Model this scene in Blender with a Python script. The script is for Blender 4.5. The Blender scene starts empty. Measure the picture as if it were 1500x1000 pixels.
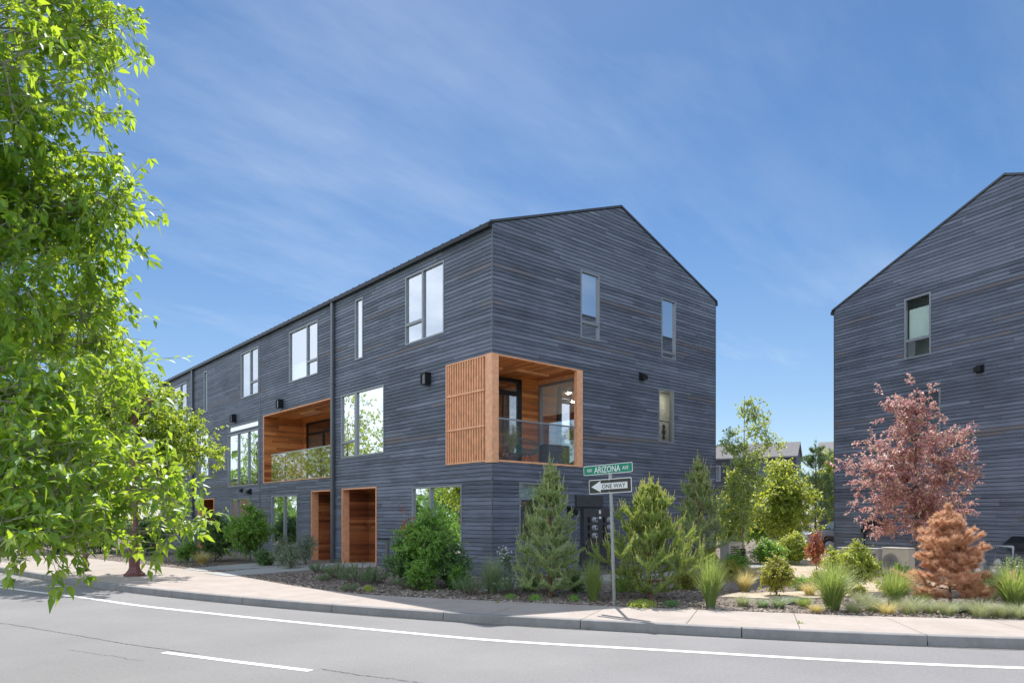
import bpy, math, random
import numpy as np
from mathutils import Vector, Matrix

random.seed(7)
C = bpy.context.scene
COL = C.collection
# ------------------------------------------------------------------ camera model and pixel helpers (photo pixels, 1500 x 1000)
FPX, HY, CZ = 1043.0, 757.0, 1.75
A_ = math.radians(48.77)
FX, FY = math.cos(A_), math.sin(A_)
RX, RY = FY, -FX
CX, CY = -(19.5*FX - 0.542*RX), -(19.5*FY - 0.542*RY)
SUN_EL = math.radians(54.5)
SUN_AZ = (0.640, 0.768)

def cw(lat, dep):                      # lateral / depth from the viewpoint -> world x, y
    return CX + dep*FX + lat*RX, CY + dep*FY + lat*RY
def G(px, py, z=0.0):                  # a spot on the ground seen at that pixel
    t = (z - CZ)*FPX/(HY - py)
    return cw((px - 750)/FPX*t, t)
def Z(py, z=0.0):
    return (CZ - z)*FPX/(py - HY)

# ------------------------------------------------------------------ mesh builder
class MB:
    def __init__(s): s.v = []; s.f = []
    def quad(s, *p):
        n = len(s.v); s.v += [tuple(q) for q in p]; s.f.append(tuple(range(n, n+len(p)))); return s
    def hexa(s, b, t):
        n = len(s.v); k = len(b); s.v += [tuple(q) for q in b] + [tuple(q) for q in t]
        s.f.append(tuple(n+i for i in reversed(range(k)))); s.f.append(tuple(n+k+i for i in range(k)))
        for i in range(k):
            j = (i+1) % k; s.f.append((n+i, n+j, n+k+j, n+k+i))
        return s
    def box(s, x0, x1, y0, y1, z0, z1):
        return s.hexa([(x0,y0,z0),(x1,y0,z0),(x1,y1,z0),(x0,y1,z0)], [(x0,y0,z1),(x1,y0,z1),(x1,y1,z1),(x0,y1,z1)])
    def fbox(s, P, u0, u1, z0, z1, d0, d1):
        return s.hexa([P(u0,z0,d0),P(u1,z0,d0),P(u1,z0,d1),P(u0,z0,d1)], [P(u0,z1,d0),P(u1,z1,d0),P(u1,z1,d1),P(u0,z1,d1)])
    def bar(s, a, b, w, h, up=(0,0,1)):
        a = Vector(a); b = Vector(b); d = (b-a).normalized(); sd = d.cross(Vector(up))
        if sd.length < 1e-4: sd = d.cross(Vector((1,0,0)))
        sd.normalize(); u = sd.cross(d)
        q = [(-.5,-.5),(.5,-.5),(.5,.5),(-.5,.5)]
        return s.hexa([a + sd*w*i + u*h*j for i,j in q], [b + sd*w*i + u*h*j for i,j in q])
    def tube(s, pts, rad, n=6, cap=True):
        pts = [Vector(p) for p in pts]; k0 = len(s.v)
        if not hasattr(rad, '__len__'): rad = [rad]*len(pts)
        ref = None
        for i, p in enumerate(pts):
            d = (pts[min(i+1, len(pts)-1)] - pts[max(i-1, 0)])
            d = d.normalized() if d.length > 1e-9 else Vector((0,0,1))
            if ref is None: ref = Vector((1,0,0)) if abs(d.x) < .8 else Vector((0,1,0))
            a = d.cross(ref)
            if a.length < 1e-5: a = d.orthogonal()
            a.normalize(); b = d.cross(a); ref = b.cross(d) if b.cross(d).length > 1e-5 else ref
            ref = -a.cross(d)
            for j in range(n):
                t = 2*math.pi*j/n
                s.v.append(tuple(p + (a*math.cos(t) + b*math.sin(t))*rad[i]))
        for i in range(len(pts)-1):
            for j in range(n):
                s.f.append((k0+i*n+j, k0+i*n+(j+1)%n, k0+(i+1)*n+(j+1)%n, k0+(i+1)*n+j))
        if cap:
            s.f.append(tuple(k0+j for j in reversed(range(n)))); e = k0+(len(pts)-1)*n
            s.f.append(tuple(e+j for j in range(n)))
        return s
    def lathe(s, prof, o=(0,0,0), n=20, axis=2):
        k0 = len(s.v)
        for r, h in prof:
            for j in range(n):
                t = 2*math.pi*j/n; c = [r*math.cos(t), r*math.sin(t)]
                p = [c[0], c[1], h] if axis == 2 else ([c[0], h, c[1]] if axis == 1 else [h, c[0], c[1]])
                s.v.append((o[0]+p[0], o[1]+p[1], o[2]+p[2]))
        for i in range(len(prof)-1):
            for j in range(n):
                s.f.append((k0+i*n+j, k0+i*n+(j+1)%n, k0+(i+1)*n+(j+1)%n, k0+(i+1)*n+j))
        s.f.append(tuple(k0+j for j in range(n))); e = k0+(len(prof)-1)*n; s.f.append(tuple(e+j for j in range(n)))
        return s
    def prism(s, poly, w0, w1, axis=1):   # polygon of (a, b) extruded along an axis
        def q(a, b, w): return (a, w, b) if axis == 1 else ((w, a, b) if axis == 0 else (a, b, w))
        return s.hexa([q(a,b,w0) for a,b in poly], [q(a,b,w1) for a,b in poly])
    def obj(s, name, mat, parent=None, smooth=False, bevel=0):
        me = bpy.data.meshes.new(name); me.from_pydata(s.v, [], s.f); me.update()
        return link(name, me, mat, parent, smooth, bevel)

def link(name, me, mat, parent=None, smooth=False, bevel=0):
    o = bpy.data.objects.new(name, me); COL.objects.link(o)
    if mat: me.materials.append(mat)
    if parent: o.parent = parent
    if smooth: me.polygons.foreach_set('use_smooth', [True]*len(me.polygons))
    if bevel:
        m = o.modifiers.new('bevel', 'BEVEL'); m.width = bevel; m.segments = 2; m.limit_method = 'ANGLE'
    return o
def mesh_np(name, v, f, mat, parent=None, smooth=False):
    me = bpy.data.meshes.new(name); v = np.asarray(v, np.float32).reshape(-1,3); f = np.asarray(f, np.int32); k = f.shape[1]
    me.vertices.add(len(v)); me.vertices.foreach_set('co', v.ravel())
    me.loops.add(f.size); me.loops.foreach_set('vertex_index', f.ravel())
    me.polygons.add(len(f)); me.polygons.foreach_set('loop_start', np.arange(0, f.size, k, dtype=np.int32))
    me.update(calc_edges=True); me.validate()
    return link(name, me, mat, parent, smooth)
def tag(o, label, cat, group=None):
    o['label'] = label; o['category'] = cat
    if group: o['group'] = group
    return o
def thing(name, label, cat, loc=(0,0,0), rz=0.0, group=None):
    o = bpy.data.objects.new(name, None); COL.objects.link(o); o.empty_display_size = .2
    o.location = loc; o.rotation_euler = (0,0,rz); return tag(o, label, cat, group)
def struct(o, kind='structure'):
    o['kind'] = kind; return o
def dup(root, loc, rz=0.0, sc=1.0, label=None):
    def cp(o, par):
        c = o.copy(); COL.objects.link(c)
        if par: c.parent = par
        for ch in o.children: cp(ch, c)
        return c
    r = cp(root, None); r.location = loc; r.rotation_euler = (0,0,rz); r.scale = (sc,)*3 if not hasattr(sc,'__len__') else sc
    if label: r['label'] = label
    return r

# ------------------------------------------------------------------ materials
def mat_new(name):
    m = bpy.data.materials.new(name); m.use_nodes = True; nt = m.node_tree
    return m, nt, nt.nodes['Principled BSDF']
def nd(nt, typ, **kw):
    n = nt.nodes.new(typ)
    for k, v in kw.items():
        if k.startswith('i_'):
            key = k[2:]; n.inputs[int(key) if key.isdigit() else key].default_value = v
        else: setattr(n, k, v)
    return n
def math_(nt, op, a, b=None, c=None):
    n = nd(nt, 'ShaderNodeMath', operation=op)
    for i, x in enumerate((a, b, c)):
        if x is None: continue
        if hasattr(x, 'is_linked'): nt.links.new(x, n.inputs[i])
        else: n.inputs[i].default_value = x
    return n.outputs[0]
def ramp(nt, fac, stops):
    r = nd(nt, 'ShaderNodeValToRGB'); e = r.color_ramp.elements
    while len(e) < len(stops): e.new(.5)
    for i, (p, c) in enumerate(stops):
        e[i].position = p; e[i].color = (*c, 1) if len(c) == 3 else c
    nt.links.new(fac, r.inputs[0]); return r.outputs[0]
def mixc(nt, fac, a, b, mode='MIX'):
    n = nd(nt, 'ShaderNodeMix', data_type='RGBA', blend_type=mode)
    for i, x in ((0, fac), (6, a), (7, b)):
        if hasattr(x, 'is_linked'): nt.links.new(x, n.inputs[i])
        else: n.inputs[i].default_value = x if i == 0 else (*x, 1)
    return n.outputs[2]
def noise(nt, vec, scale, detail=4, rough=.55):
    n = nd(nt, 'ShaderNodeTexNoise', i_Scale=scale, i_Detail=detail, i_Roughness=rough)
    if vec is not None: nt.links.new(vec, n.inputs['Vector'])
    return n.outputs[0]
def coords(nt, kind='Object'):
    return nd(nt, 'ShaderNodeTexCoord').outputs[kind]
def mapping(nt, vec, scale=(1,1,1), rot=(0,0,0)):
    m = nd(nt, 'ShaderNodeMapping'); m.inputs['Scale'].default_value = scale; m.inputs['Rotation'].default_value = rot
    nt.links.new(vec, m.inputs[0]); return m.outputs[0]
def bump(nt, b, h, strength=.3, dist=.01):
    n = nd(nt, 'ShaderNodeBump', i_Strength=strength, i_Distance=dist); nt.links.new(h, n.inputs['Height'])
    nt.links.new(n.outputs[0], b.inputs['Normal'])
def plain(name, col, rough=.6, metal=0.0, var=.12, scale=6.0, spec=.5, bumpy=0.0):
    m, nt, b = mat_new(name); co = coords(nt)
    n = noise(nt, co, scale, 5)
    lo = tuple(c*(1-var) for c in col); hi = tuple(min(1, c*(1+var)) for c in col)
    nt.links.new(ramp(nt, n, [(.3, lo), (.7, hi)]), b.inputs['Base Color'])
    nt.links.new(math_(nt, 'MULTIPLY_ADD', n, .15, rough-.07), b.inputs['Roughness'])
    b.inputs['Metallic'].default_value = metal; b.inputs['Specular IOR Level'].default_value = spec
    if bumpy: bump(nt, b, noise(nt, co, scale*12, 3), bumpy, .01)
    return m
def boards(name, dark, mid, light, odd, h=.115, seglen=3.6, rough=.62, spec=.35, oddw=.1, axis=2, grain=.35, tone=.5):
    # horizontal boards: a tone of its own for every board length, grain, butt joints
    m, nt, b = mat_new(name); co = coords(nt); sp = nd(nt, 'ShaderNodeSeparateXYZ'); nt.links.new(co, sp.inputs[0])
    X, Y, Zs = sp.outputs
    if axis == 2: z, u = Zs, math_(nt, 'ADD', X, Y)
    elif axis == 0: z, u = X, Y
    else: z, u = Y, X
    row = math_(nt, 'FLOOR', math_(nt, 'DIVIDE', math_(nt, 'ADD', z, 50*h), h))
    w1 = nd(nt, 'ShaderNodeTexWhiteNoise', noise_dimensions='1D'); nt.links.new(row, w1.inputs['W'])
    us = math_(nt, 'DIVIDE', math_(nt, 'MULTIPLY_ADD', w1.outputs[0], 11.0, math_(nt, 'ADD', u, 40.0)), seglen)
    seg = math_(nt, 'FLOOR', us)
    cb = nd(nt, 'ShaderNodeCombineXYZ'); nt.links.new(row, cb.inputs[0]); nt.links.new(seg, cb.inputs[1])
    w2 = nd(nt, 'ShaderNodeTexWhiteNoise', noise_dimensions='2D'); nt.links.new(cb.outputs[0], w2.inputs['Vector'])
    cb2 = nd(nt, 'ShaderNodeCombineXYZ'); nt.links.new(math_(nt, 'MULTIPLY', u, .9), cb2.inputs[0])
    nt.links.new(math_(nt, 'MULTIPLY', z, 26.0), cb2.inputs[1]); nt.links.new(math_(nt, 'MULTIPLY', w2.outputs[0], 30.0), cb2.inputs[2])
    g = noise(nt, cb2.outputs[0], 1.6, 6, .65)
    blot = noise(nt, co, .55, 3)
    t = math_(nt, 'ADD', math_(nt, 'MULTIPLY', w2.outputs[0], tone), math_(nt, 'ADD', math_(nt, 'MULTIPLY', math_(nt, 'SUBTRACT', g, .5), grain*2.6), math_(nt, 'MULTIPLY_ADD', blot, .5, .25-tone*.5)))
    c = ramp(nt, t, [(.15, dark), (.5, mid), (.85, light)])
    o = math_(nt, 'MULTIPLY', math_(nt, 'GREATER_THAN', nd2(nt, w2.outputs[1]), 1-oddw*2.4), math_(nt, 'MULTIPLY', noise(nt, co, .9, 3), 1.1))
    c = mixc(nt, o, c, odd)
    jn = math_(nt, 'LESS_THAN', math_(nt, 'FRACT', us), .0016)
    c = mixc(nt, jn, c, tuple(x*.25 for x in dark))
    nt.links.new(c, b.inputs['Base Color'])
    nt.links.new(math_(nt, 'MULTIPLY_ADD', g, .3, rough-.15), b.inputs['Roughness']); b.inputs['Specular IOR Level'].default_value = spec
    bump(nt, b, g, .35, .004)
    return m
def nd2(nt, colsock):
    s = nd(nt, 'ShaderNodeSeparateColor'); nt.links.new(colsock, s.inputs[0]); return s.outputs[1]
def leafmat(name, cols, trans=(.35,.55,.05), tw=.5, gloss=.03, rough=.5, k=2.0):
    cols = [tuple(min(.8, c*k) for c in q) for q in cols]; trans = tuple(min(.85, c*(1+(k-1)*.4)) for c in trans)
    m = bpy.data.materials.new(name); m.use_nodes = True; nt = m.node_tree; nt.nodes.clear()
    out = nd(nt, 'ShaderNodeOutputMaterial'); gi = nd(nt, 'ShaderNodeNewGeometry').outputs['Random Per Island']
    kk = len(cols); c = ramp(nt, gi, [(i/(kk-1) if kk > 1 else 0, cols[i]) for i in range(kk)])
    w = nd(nt, 'ShaderNodeTexWhiteNoise', noise_dimensions='1D'); nt.links.new(math_(nt, 'MULTIPLY', gi, 977.0), w.inputs['W'])
    d = nd(nt, 'ShaderNodeBsdfDiffuse'); nt.links.new(c, d.inputs[0])
    t = nd(nt, 'ShaderNodeBsdfTranslucent')
    nt.links.new(mixc(nt, math_(nt, 'MULTIPLY', w.outputs[0], .6), trans, c), t.inputs[0])
    g = nd(nt, 'ShaderNodeBsdfGlossy'); g.inputs['Roughness'].default_value = rough; g.inputs[0].default_value = (.9,.95,1,1)
    m1 = nd(nt, 'ShaderNodeMixShader'); m1.inputs[0].default_value = tw; nt.links.new(d.outputs[0], m1.inputs[1]); nt.links.new(t.outputs[0], m1.inputs[2])
    lw = nd(nt, 'ShaderNodeLayerWeight', i_Blend=.25)
    m2 = nd(nt, 'ShaderNodeMixShader'); nt.links.new(math_(nt, 'MULTIPLY_ADD', lw.outputs[0], .06, gloss), m2.inputs[0])
    nt.links.new(m1.outputs[0], m2.inputs[1]); nt.links.new(g.outputs[0], m2.inputs[2]); nt.links.new(m2.outputs[0], out.inputs[0])
    return m
def glassmat(name, refl=.3, tint=(.72,.84,.82), fres=.6):
    m = bpy.data.materials.new(name); m.use_nodes = True; nt = m.node_tree; nt.nodes.clear()
    out = nd(nt, 'ShaderNodeOutputMaterial'); tr = nd(nt, 'ShaderNodeBsdfTransparent'); tr.inputs[0].default_value = (*tint, 1)
    g = nd(nt, 'ShaderNodeBsdfGlossy'); g.inputs['Roughness'].default_value = 0.0; g.inputs[0].default_value = (.95,.97,1,1)
    lw = nd(nt, 'ShaderNodeLayerWeight', i_Blend=.3); mx = nd(nt, 'ShaderNodeMixShader')
    nt.links.new(math_(nt, 'MULTIPLY_ADD', lw.outputs[0], fres, refl), mx.inputs[0])
    nt.links.new(tr.outputs[0], mx.inputs[1]); nt.links.new(g.outputs[0], mx.inputs[2]); nt.links.new(mx.outputs[0], out.inputs[0])
    return m

M = {}
M['siding'] = boards('charred_siding', (.058,.065,.088), (.130,.146,.197), (.225,.25,.325), (.17,.14,.135), oddw=.015, tone=.30, grain=.5)
M['siding_far'] = boards('charred_siding_dark', (.03,.032,.042), (.06,.065,.085), (.10,.11,.14), (.07,.06,.06), oddw=.03)  # darker tones of the siding, for the far houses
M['cedar'] = boards('cedar_boards', (.36,.095,.028), (.68,.235,.068), (.86,.39,.14), (.22,.07,.03), h=.11, seglen=2.6, rough=.5, oddw=.16)
M['cedar_x'] = boards('cedar_soffit', (.50,.145,.038), (.78,.28,.078), (.90,.42,.15), (.3,.1,.04), h=.11, seglen=3.0, rough=.5, axis=0)
M['cedar_trim'] = plain('cedar_trim', (.82,.41,.235), .5, var=.15, scale=9)
M['slat'] = plain('cedar_slat', (.84,.41,.22), .5, var=.2, scale=5)
M['frame'] = plain('window_frame_metal', (.27,.285,.32), .4, .3, .06)
M['black'] = plain('black_metal', (.02,.021,.024), .4, .4, .1)
M['roof'] = plain('dark_metal_roof', (.07,.075,.085), .45, .4, .1)
M['pipe'] = plain('grey_downspout', (.15,.155,.18), .4, .5, .05)
M['glass'] = glassmat('window_glass', .34, (.72,.84,.84), .5)
M['glass_g'] = glassmat('clear_window_glass', .08, (.86,.93,.90), .3)
M['glass_st'] = glassmat('street_window_glass', .37, (.7,.8,.8), .25)
M['glass_hi'] = glassmat('coated_window_glass', .74, (.7,.8,.8), .3)
M['cedar_entry_shade'] = boards('entry_cedar_shaded', (.16,.045,.018), (.34,.115,.045), (.50,.20,.085), (.10,.03,.015), h=.11, seglen=4.6, rough=.5, oddw=.2)  # cedar darkened so the entries read as deeper; shade put into the colour
M['clear'] = glassmat('railing_glass', .06, (.96,.98,.975), .45)
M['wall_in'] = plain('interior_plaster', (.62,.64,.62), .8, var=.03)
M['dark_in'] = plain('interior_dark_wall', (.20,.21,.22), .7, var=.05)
M['blind'] = plain('roller_blind', (.78,.84,.82), .85, var=.03)
M['white'] = plain('white_paint', (.78,.78,.77), .45, var=.04)
M['galv'] = plain('galvanised_steel', (.42,.43,.46), .38, .75, .12, 14)
M['meter'] = plain('meter_grey', (.4,.42,.46), .35, .3, .06)
M['panel'] = plain('meter_panel_paint', (.062,.064,.075), .45, .1, .08)
SKY_SAT, SKY_VAL, CLOUD, FILL_CLOUD, EXPO = 1.28, .98, (6.2,7.2,8.6), (12.5,13.8,15.6), 1.0
# ------------------------------------------------------------------ camera, sun, sky
cam = bpy.data.cameras.new('camera'); co_ = bpy.data.objects.new('camera', cam); COL.objects.link(co_)
co_.location = (CX, CY, CZ); co_.rotation_euler = (math.pi/2, 0, A_ - math.pi/2)
cam.sensor_width = 36; cam.lens = FPX/1500*36; cam.shift_y = (HY - 500)/1500; cam.clip_end = 3000; cam.clip_start = .05
C.camera = co_
sun = bpy.data.lights.new('sun', 'SUN'); sun.energy = 3.3; sun.angle = math.radians(.53); sun.color = (1,.955,.89)
so = bpy.data.objects.new('sun', sun); COL.objects.link(so)
sv = Vector((SUN_AZ[0]*math.cos(SUN_EL), SUN_AZ[1]*math.cos(SUN_EL), math.sin(SUN_EL)))
so.rotation_euler = sv.to_track_quat('Z', 'Y').to_euler(); so.location = (0,0,40)
w = bpy.data.worlds.new('World'); C.world = w; w.use_nodes = True; nt = w.node_tree
bg = nt.nodes['Background']; bg.inputs[1].default_value = .059
sk = nd(nt, 'ShaderNodeTexSky', sky_type='NISHITA', sun_disc=False, sun_elevation=SUN_EL, sun_rotation=math.atan2(*SUN_AZ), altitude=1100, air_density=1.0, dust_density=.4, ozone_density=2.0)
hs = nd(nt, 'ShaderNodeHueSaturation', i_Saturation=SKY_SAT, i_Value=SKY_VAL); nt.links.new(sk.outputs[0], hs.inputs['Color'])
dirv = coords(nt, 'Generated'); sp = nd(nt, 'ShaderNodeSeparateXYZ'); nt.links.new(dirv, sp.inputs[0])
zz = math_(nt, 'ADD', math_(nt, 'MAXIMUM', sp.outputs[2], 0.0), .22)
cbx = nd(nt, 'ShaderNodeCombineXYZ'); nt.links.new(math_(nt, 'DIVIDE', sp.outputs[0], zz), cbx.inputs[0]); nt.links.new(math_(nt, 'DIVIDE', sp.outputs[1], zz), cbx.inputs[1])
wv = mapping(nt, cbx.outputs[0], (1.0, 2.6, 1), (0,0,math.radians(-12)))
wisp = noise(nt, wv, 1.1, 9, .62); soft = noise(nt, cbx.outputs[0], .6, 4, .5)
wf = math_(nt, 'MULTIPLY', ramp(nt, wisp, [(.42, (0,0,0)), (.72, (1,1,1))]), ramp(nt, soft, [(.36, (.1,.1,.1)), (.66, (1,1,1))]))
# unseen bright cloud added on the street side for fill and paler panes
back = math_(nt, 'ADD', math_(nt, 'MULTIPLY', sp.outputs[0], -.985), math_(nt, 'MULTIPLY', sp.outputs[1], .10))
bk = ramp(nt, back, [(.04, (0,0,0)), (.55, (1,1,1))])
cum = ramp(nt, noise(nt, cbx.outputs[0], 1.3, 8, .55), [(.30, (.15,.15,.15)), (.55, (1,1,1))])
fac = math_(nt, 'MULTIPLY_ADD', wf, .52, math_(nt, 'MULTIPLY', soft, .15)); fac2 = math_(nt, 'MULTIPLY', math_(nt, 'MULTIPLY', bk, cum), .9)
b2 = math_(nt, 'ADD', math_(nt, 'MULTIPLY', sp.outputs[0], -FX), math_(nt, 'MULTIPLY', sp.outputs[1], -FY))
fill_veil = math_(nt, 'MULTIPLY', ramp(nt, b2, [(.0, (0,0,0)), (.5, (1,1,1))]), math_(nt, 'MULTIPLY_ADD', soft, .7, .25))  # unseen haze added behind the viewpoint to brighten the gable panes
fac2 = math_(nt, 'MAXIMUM', fac2, fill_veil)
hz = ramp(nt, sp.outputs[2], [(.0, (.42,.42,.42)), (.16, (.22,.22,.22)), (.5, (.0,.0,.0))])
fac = math_(nt, 'MAXIMUM', fac, hz)
nt.links.new(mixc(nt, fac2, mixc(nt, fac, hs.outputs[0], CLOUD), FILL_CLOUD), bg.inputs[0])
C.view_settings.view_transform = 'Standard'; C.view_settings.look = 'None'; C.view_settings.exposure = EXPO; C.view_settings.gamma = 1
C.view_settings.use_curve_mapping = False
C.render.engine = 'CYCLES'; C.cycles.use_denoising = True
C.cycles.max_bounces = 8; C.cycles.transparent_max_bounces = 12; C.cycles.sample_clamp_indirect = 6

# ------------------------------------------------------------------ setting: ground, road, pavement
def spline(pts, n):
    P = np.array(pts, float); d = np.r_[0, np.cumsum(np.hypot(*np.diff(P, axis=0).T))]
    s = np.linspace(0, d[-1], n); out = []
    m = np.gradient(P, d, axis=0)
    k = np.clip(np.searchsorted(d, s, 'right')-1, 0, len(d)-2); h = (d[k+1]-d[k]); t = (s-d[k])/h
    h00 = 2*t**3-3*t**2+1; h10 = t**3-2*t**2+t; h01 = -2*t**3+3*t**2; h11 = t**3-t**2
    return h00[:,None]*P[k] + (h10*h)[:,None]*m[k] + h01[:,None]*P[k+1] + (h11*h)[:,None]*m[k+1], s
KERB = [(-15,60),(-12.9,42),(-11.4,30),(-10.3,21),(-9.3,13.6),(-8.3,7.1),(-7.6,3.9),(-6.9,1.4),(-5.45,-2.75),(-4.35,-5.25),(-3.1,-7.55),(-2.4,-8.8),(-.86,-11.2),(-.1,-12.2),(2.6,-15.2),(7,-19.3),(13,-23.6),(22,-28.5),(40,-36)]
BACK = [(-10,60),(-8.1,42),(-7.0,30),(-6.1,21),(-5.4,14.5),(-4.9,10.7),(-4.6,7.8),(-4.6,5.3),(-4.6,1.7),(-4.2,-1.0),(-3.55,-2.3),(-2.7,-3.95),(-1.75,-5.75),(-.35,-8.1),(.45,-9.4),(2.1,-11.6),(4.7,-14.2),(8.6,-17.6),(14.2,-21.6),(23,-26.2),(41,-33.6)]
kerb, ks = spline(KERB, 420)
back, bs = spline(BACK, 420)
tang = np.gradient(kerb, axis=0); tang /= np.hypot(*tang.T)[:,None]
kn = np.stack([tang[:,1], -tang[:,0]], 1)          # towards the road or away: fix below
if np.dot(kn[200], np.array([CX,CY]) - kerb[200]) < 0: kn = -kn
kin = kerb - kn*.16

def hgt(x, y):
    dx = max(-x, 0, x-10.84); dy = max(-y, 0, y-31.6); d = math.hypot(dx, dy)
    t = min(max(1 - (d-.8)/3.2, 0), 1); return .09*t*t*(3-2*t)
def GG(px, py):
    z = 0.0
    for _ in range(5):
        x, y = G(px, py, z); z = hgt(x, y)
    return x, y, z

# materials
m, nt, b = mat_new('asphalt'); co = coords(nt)
fine = noise(nt, co, 95, 3, .7); med = noise(nt, co, 28, 5); big = noise(nt, mapping(nt, co, (.5,.5,.5)), .8, 5)
c = ramp(nt, math_(nt, 'ADD', math_(nt, 'MULTIPLY', fine, .5), math_(nt, 'ADD', math_(nt, 'MULTIPLY', med, .22), math_(nt, 'MULTIPLY', big, .28))), [(.34, (.165,.16,.165)), (.5, (.228,.222,.226)), (.66, (.30,.293,.296))])
nt.links.new(c, b.inputs['Base Color']); b.inputs['Roughness'].default_value = .85; b.inputs['Specular IOR Level'].default_value = .3
st = ramp(nt, noise(nt, co, .55, 8, .7), [(.56, (0,0,0)), (.70, (1,1,1))]); vor = nd(nt, 'ShaderNodeTexVoronoi', i_Scale=120.0); nt.links.new(co, vor.inputs['Vector'])
c = mixc(nt, math_(nt, 'MULTIPLY', st, .10), c, (.13,.125,.125)); c = mixc(nt, math_(nt, 'MULTIPLY', math_(nt, 'LESS_THAN', vor.outputs['Distance'], .25), .3), c, (.42,.40,.39)); nt.links.new(c, b.inputs['Base Color'])
bump(nt, b, fine, .8, .008); M['asphalt'] = m
def concrete(name, a, bcol, s=1.0, stain=.75):
    m, nt, b = mat_new(name); co = coords(nt)
    n1 = noise(nt, co, 1.1*s, 6, .6); n2 = noise(nt, co, 60, 3, .6); n3 = noise(nt, co, 5*s, 5, .7)
    c = ramp(nt, math_(nt, 'ADD', math_(nt, 'MULTIPLY', n1, .5), math_(nt, 'ADD', math_(nt, 'MULTIPLY', n2, .2), math_(nt, 'MULTIPLY', n3, .3))), [(.33, a), (.62, bcol)])
    st = ramp(nt, noise(nt, co, 2.3, 7, .72), [(.58, (0,0,0)), (.72, (1,1,1))])
    c = mixc(nt, math_(nt, 'MULTIPLY', st, stain*.4), c, tuple(x*.6 for x in a))
    nt.links.new(c, b.inputs['Base Color']); b.inputs['Roughness'].default_value = .85; b.inputs['Specular IOR Level'].default_value = .25
    bump(nt, b, n2, .3, .004); return m
M['walk'] = concrete('sidewalk_concrete', (.33,.285,.255), (.44,.385,.35))
M['kerb'] = concrete('kerb_concrete', (.20,.197,.20), (.29,.285,.285), 2, .8)
M['path'] = concrete('path_concrete', (.32,.32,.33), (.42,.42,.42))
m, nt, b = mat_new('bark_mulch'); co = coords(nt)
n1 = nd(nt, 'ShaderNodeTexVoronoi', i_Scale=38.0); nt.links.new(co, n1.inputs['Vector'])
n2 = noise(nt, co, 1.2, 5); n3 = noise(nt, co, 45, 4, .7)
c = ramp(nt, math_(nt, 'ADD', math_(nt, 'MULTIPLY', n1.outputs['Distance'], .5), math_(nt, 'MULTIPLY', n3, .6)), [(.2, (.11,.088,.075)), (.45, (.21,.175,.155)), (.75, (.36,.31,.275))])
c = mixc(nt, ramp(nt, n2, [(.45, (0,0,0)), (.65, (.7,.7,.7))]), c, (.26,.20,.16))
nt.links.new(c, b.inputs['Base Color']); b.inputs['Roughness'].default_value = .95; b.inputs['Specular IOR Level'].default_value = .1
bump(nt, b, math_(nt, 'ADD', n3, n1.outputs['Distance']), .9, .03); M['mulch'] = m
m, nt, b = mat_new('sandy_gravel'); co = coords(nt); n1 = noise(nt, co, 50, 4, .7); n2 = noise(nt, co, 2, 4)
nt.links.new(ramp(nt, math_(nt, 'ADD', math_(nt, 'MULTIPLY', n1, .6), math_(nt, 'MULTIPLY', n2, .4)), [(.3, (.36,.29,.21)), (.7, (.62,.52,.40))]), b.inputs['Base Color'])
b.inputs['Roughness'].default_value = .95; bump(nt, b, n1, .6, .02); M['sand'] = m
m, nt, b = mat_new('road_paint'); co = coords(nt); wn = noise(nt, co, 30, 6, .75); wn2 = noise(nt, co, 3, 4)
nt.links.new(mixc(nt, ramp(nt, math_(nt, 'ADD', math_(nt,'MULTIPLY', wn, .7), math_(nt,'MULTIPLY', wn2, .3)), [(.53, (0,0,0)), (.68, (.85,.85,.85))]), (.74,.73,.71), (.36,.35,.35)), b.inputs['Base Color'])
b.inputs['Roughness'].default_value = .7; M['paint'] = m
M['lawn'] = plain('lawn_green', (.09,.16,.035), .9, var=.4, scale=3)
M['dirt'] = plain('dry_soil', (.22,.18,.14), .95, var=.3, scale=2)

def strip(name, A, B, za, zb, mat):
    n = len(A); v = np.concatenate([np.c_[A, np.full(n, za) if np.isscalar(za) else za], np.c_[B, np.full(n, zb) if np.isscalar(zb) else zb]])
    i = np.arange(n-1); f = np.stack([i, i+1, n+i+1, n+i], 1)
    return mesh_np(name, v, f, mat)
struct(MB().quad((-900,-900,-.45),(900,-900,-.45),(900,900,-.45),(-900,900,-.45)).obj('ground', M['dirt']))
far = kerb + kn*9.3
struct(strip('road', kerb + kn*(-.02), far, -.15, -.15, M['asphalt']))
# kerb stones: one mesh, in lengths with open joints
mb = MB(); step = 10
def kerb_run(mb, inner, outer, nrm, i0, i1, gap):
    pts = []
    for i in range(i0, i1+1):
        a = kerb[i]
        pts.append(a)
    prof = [(-.16,-.2),(-.16,.004),(-.02,.004),(-.004,-.006),(.012,-.15),(.012,-.2)]
    base = len(mb.v); n = i1-i0+1
    for q in range(n):
        i = i0+q; a = kerb[i].copy()
        if q == 0: a = a + tang[i]*gap
        if q == n-1: a = a - tang[i]*gap
        for d, z in prof:
            p = a + kn[i]*d; mb.v.append((p[0], p[1], z))
    k = len(prof)
    for q in range(n-1):
        for j in range(k-1):
            mb.f.append((base+q*k+j, base+q*k+j+1, base+(q+1)*k+j+1, base+(q+1)*k+j))
    mb.f.append(tuple(base+j for j in range(k))); mb.f.append(tuple(base+(n-1)*k+j for j in reversed(range(k))))
for i in range(0, 410, 9): kerb_run(mb, None, None, None, i, min(i+9, 419), .008)
struct(mb.obj('kerb', M['kerb']))
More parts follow.
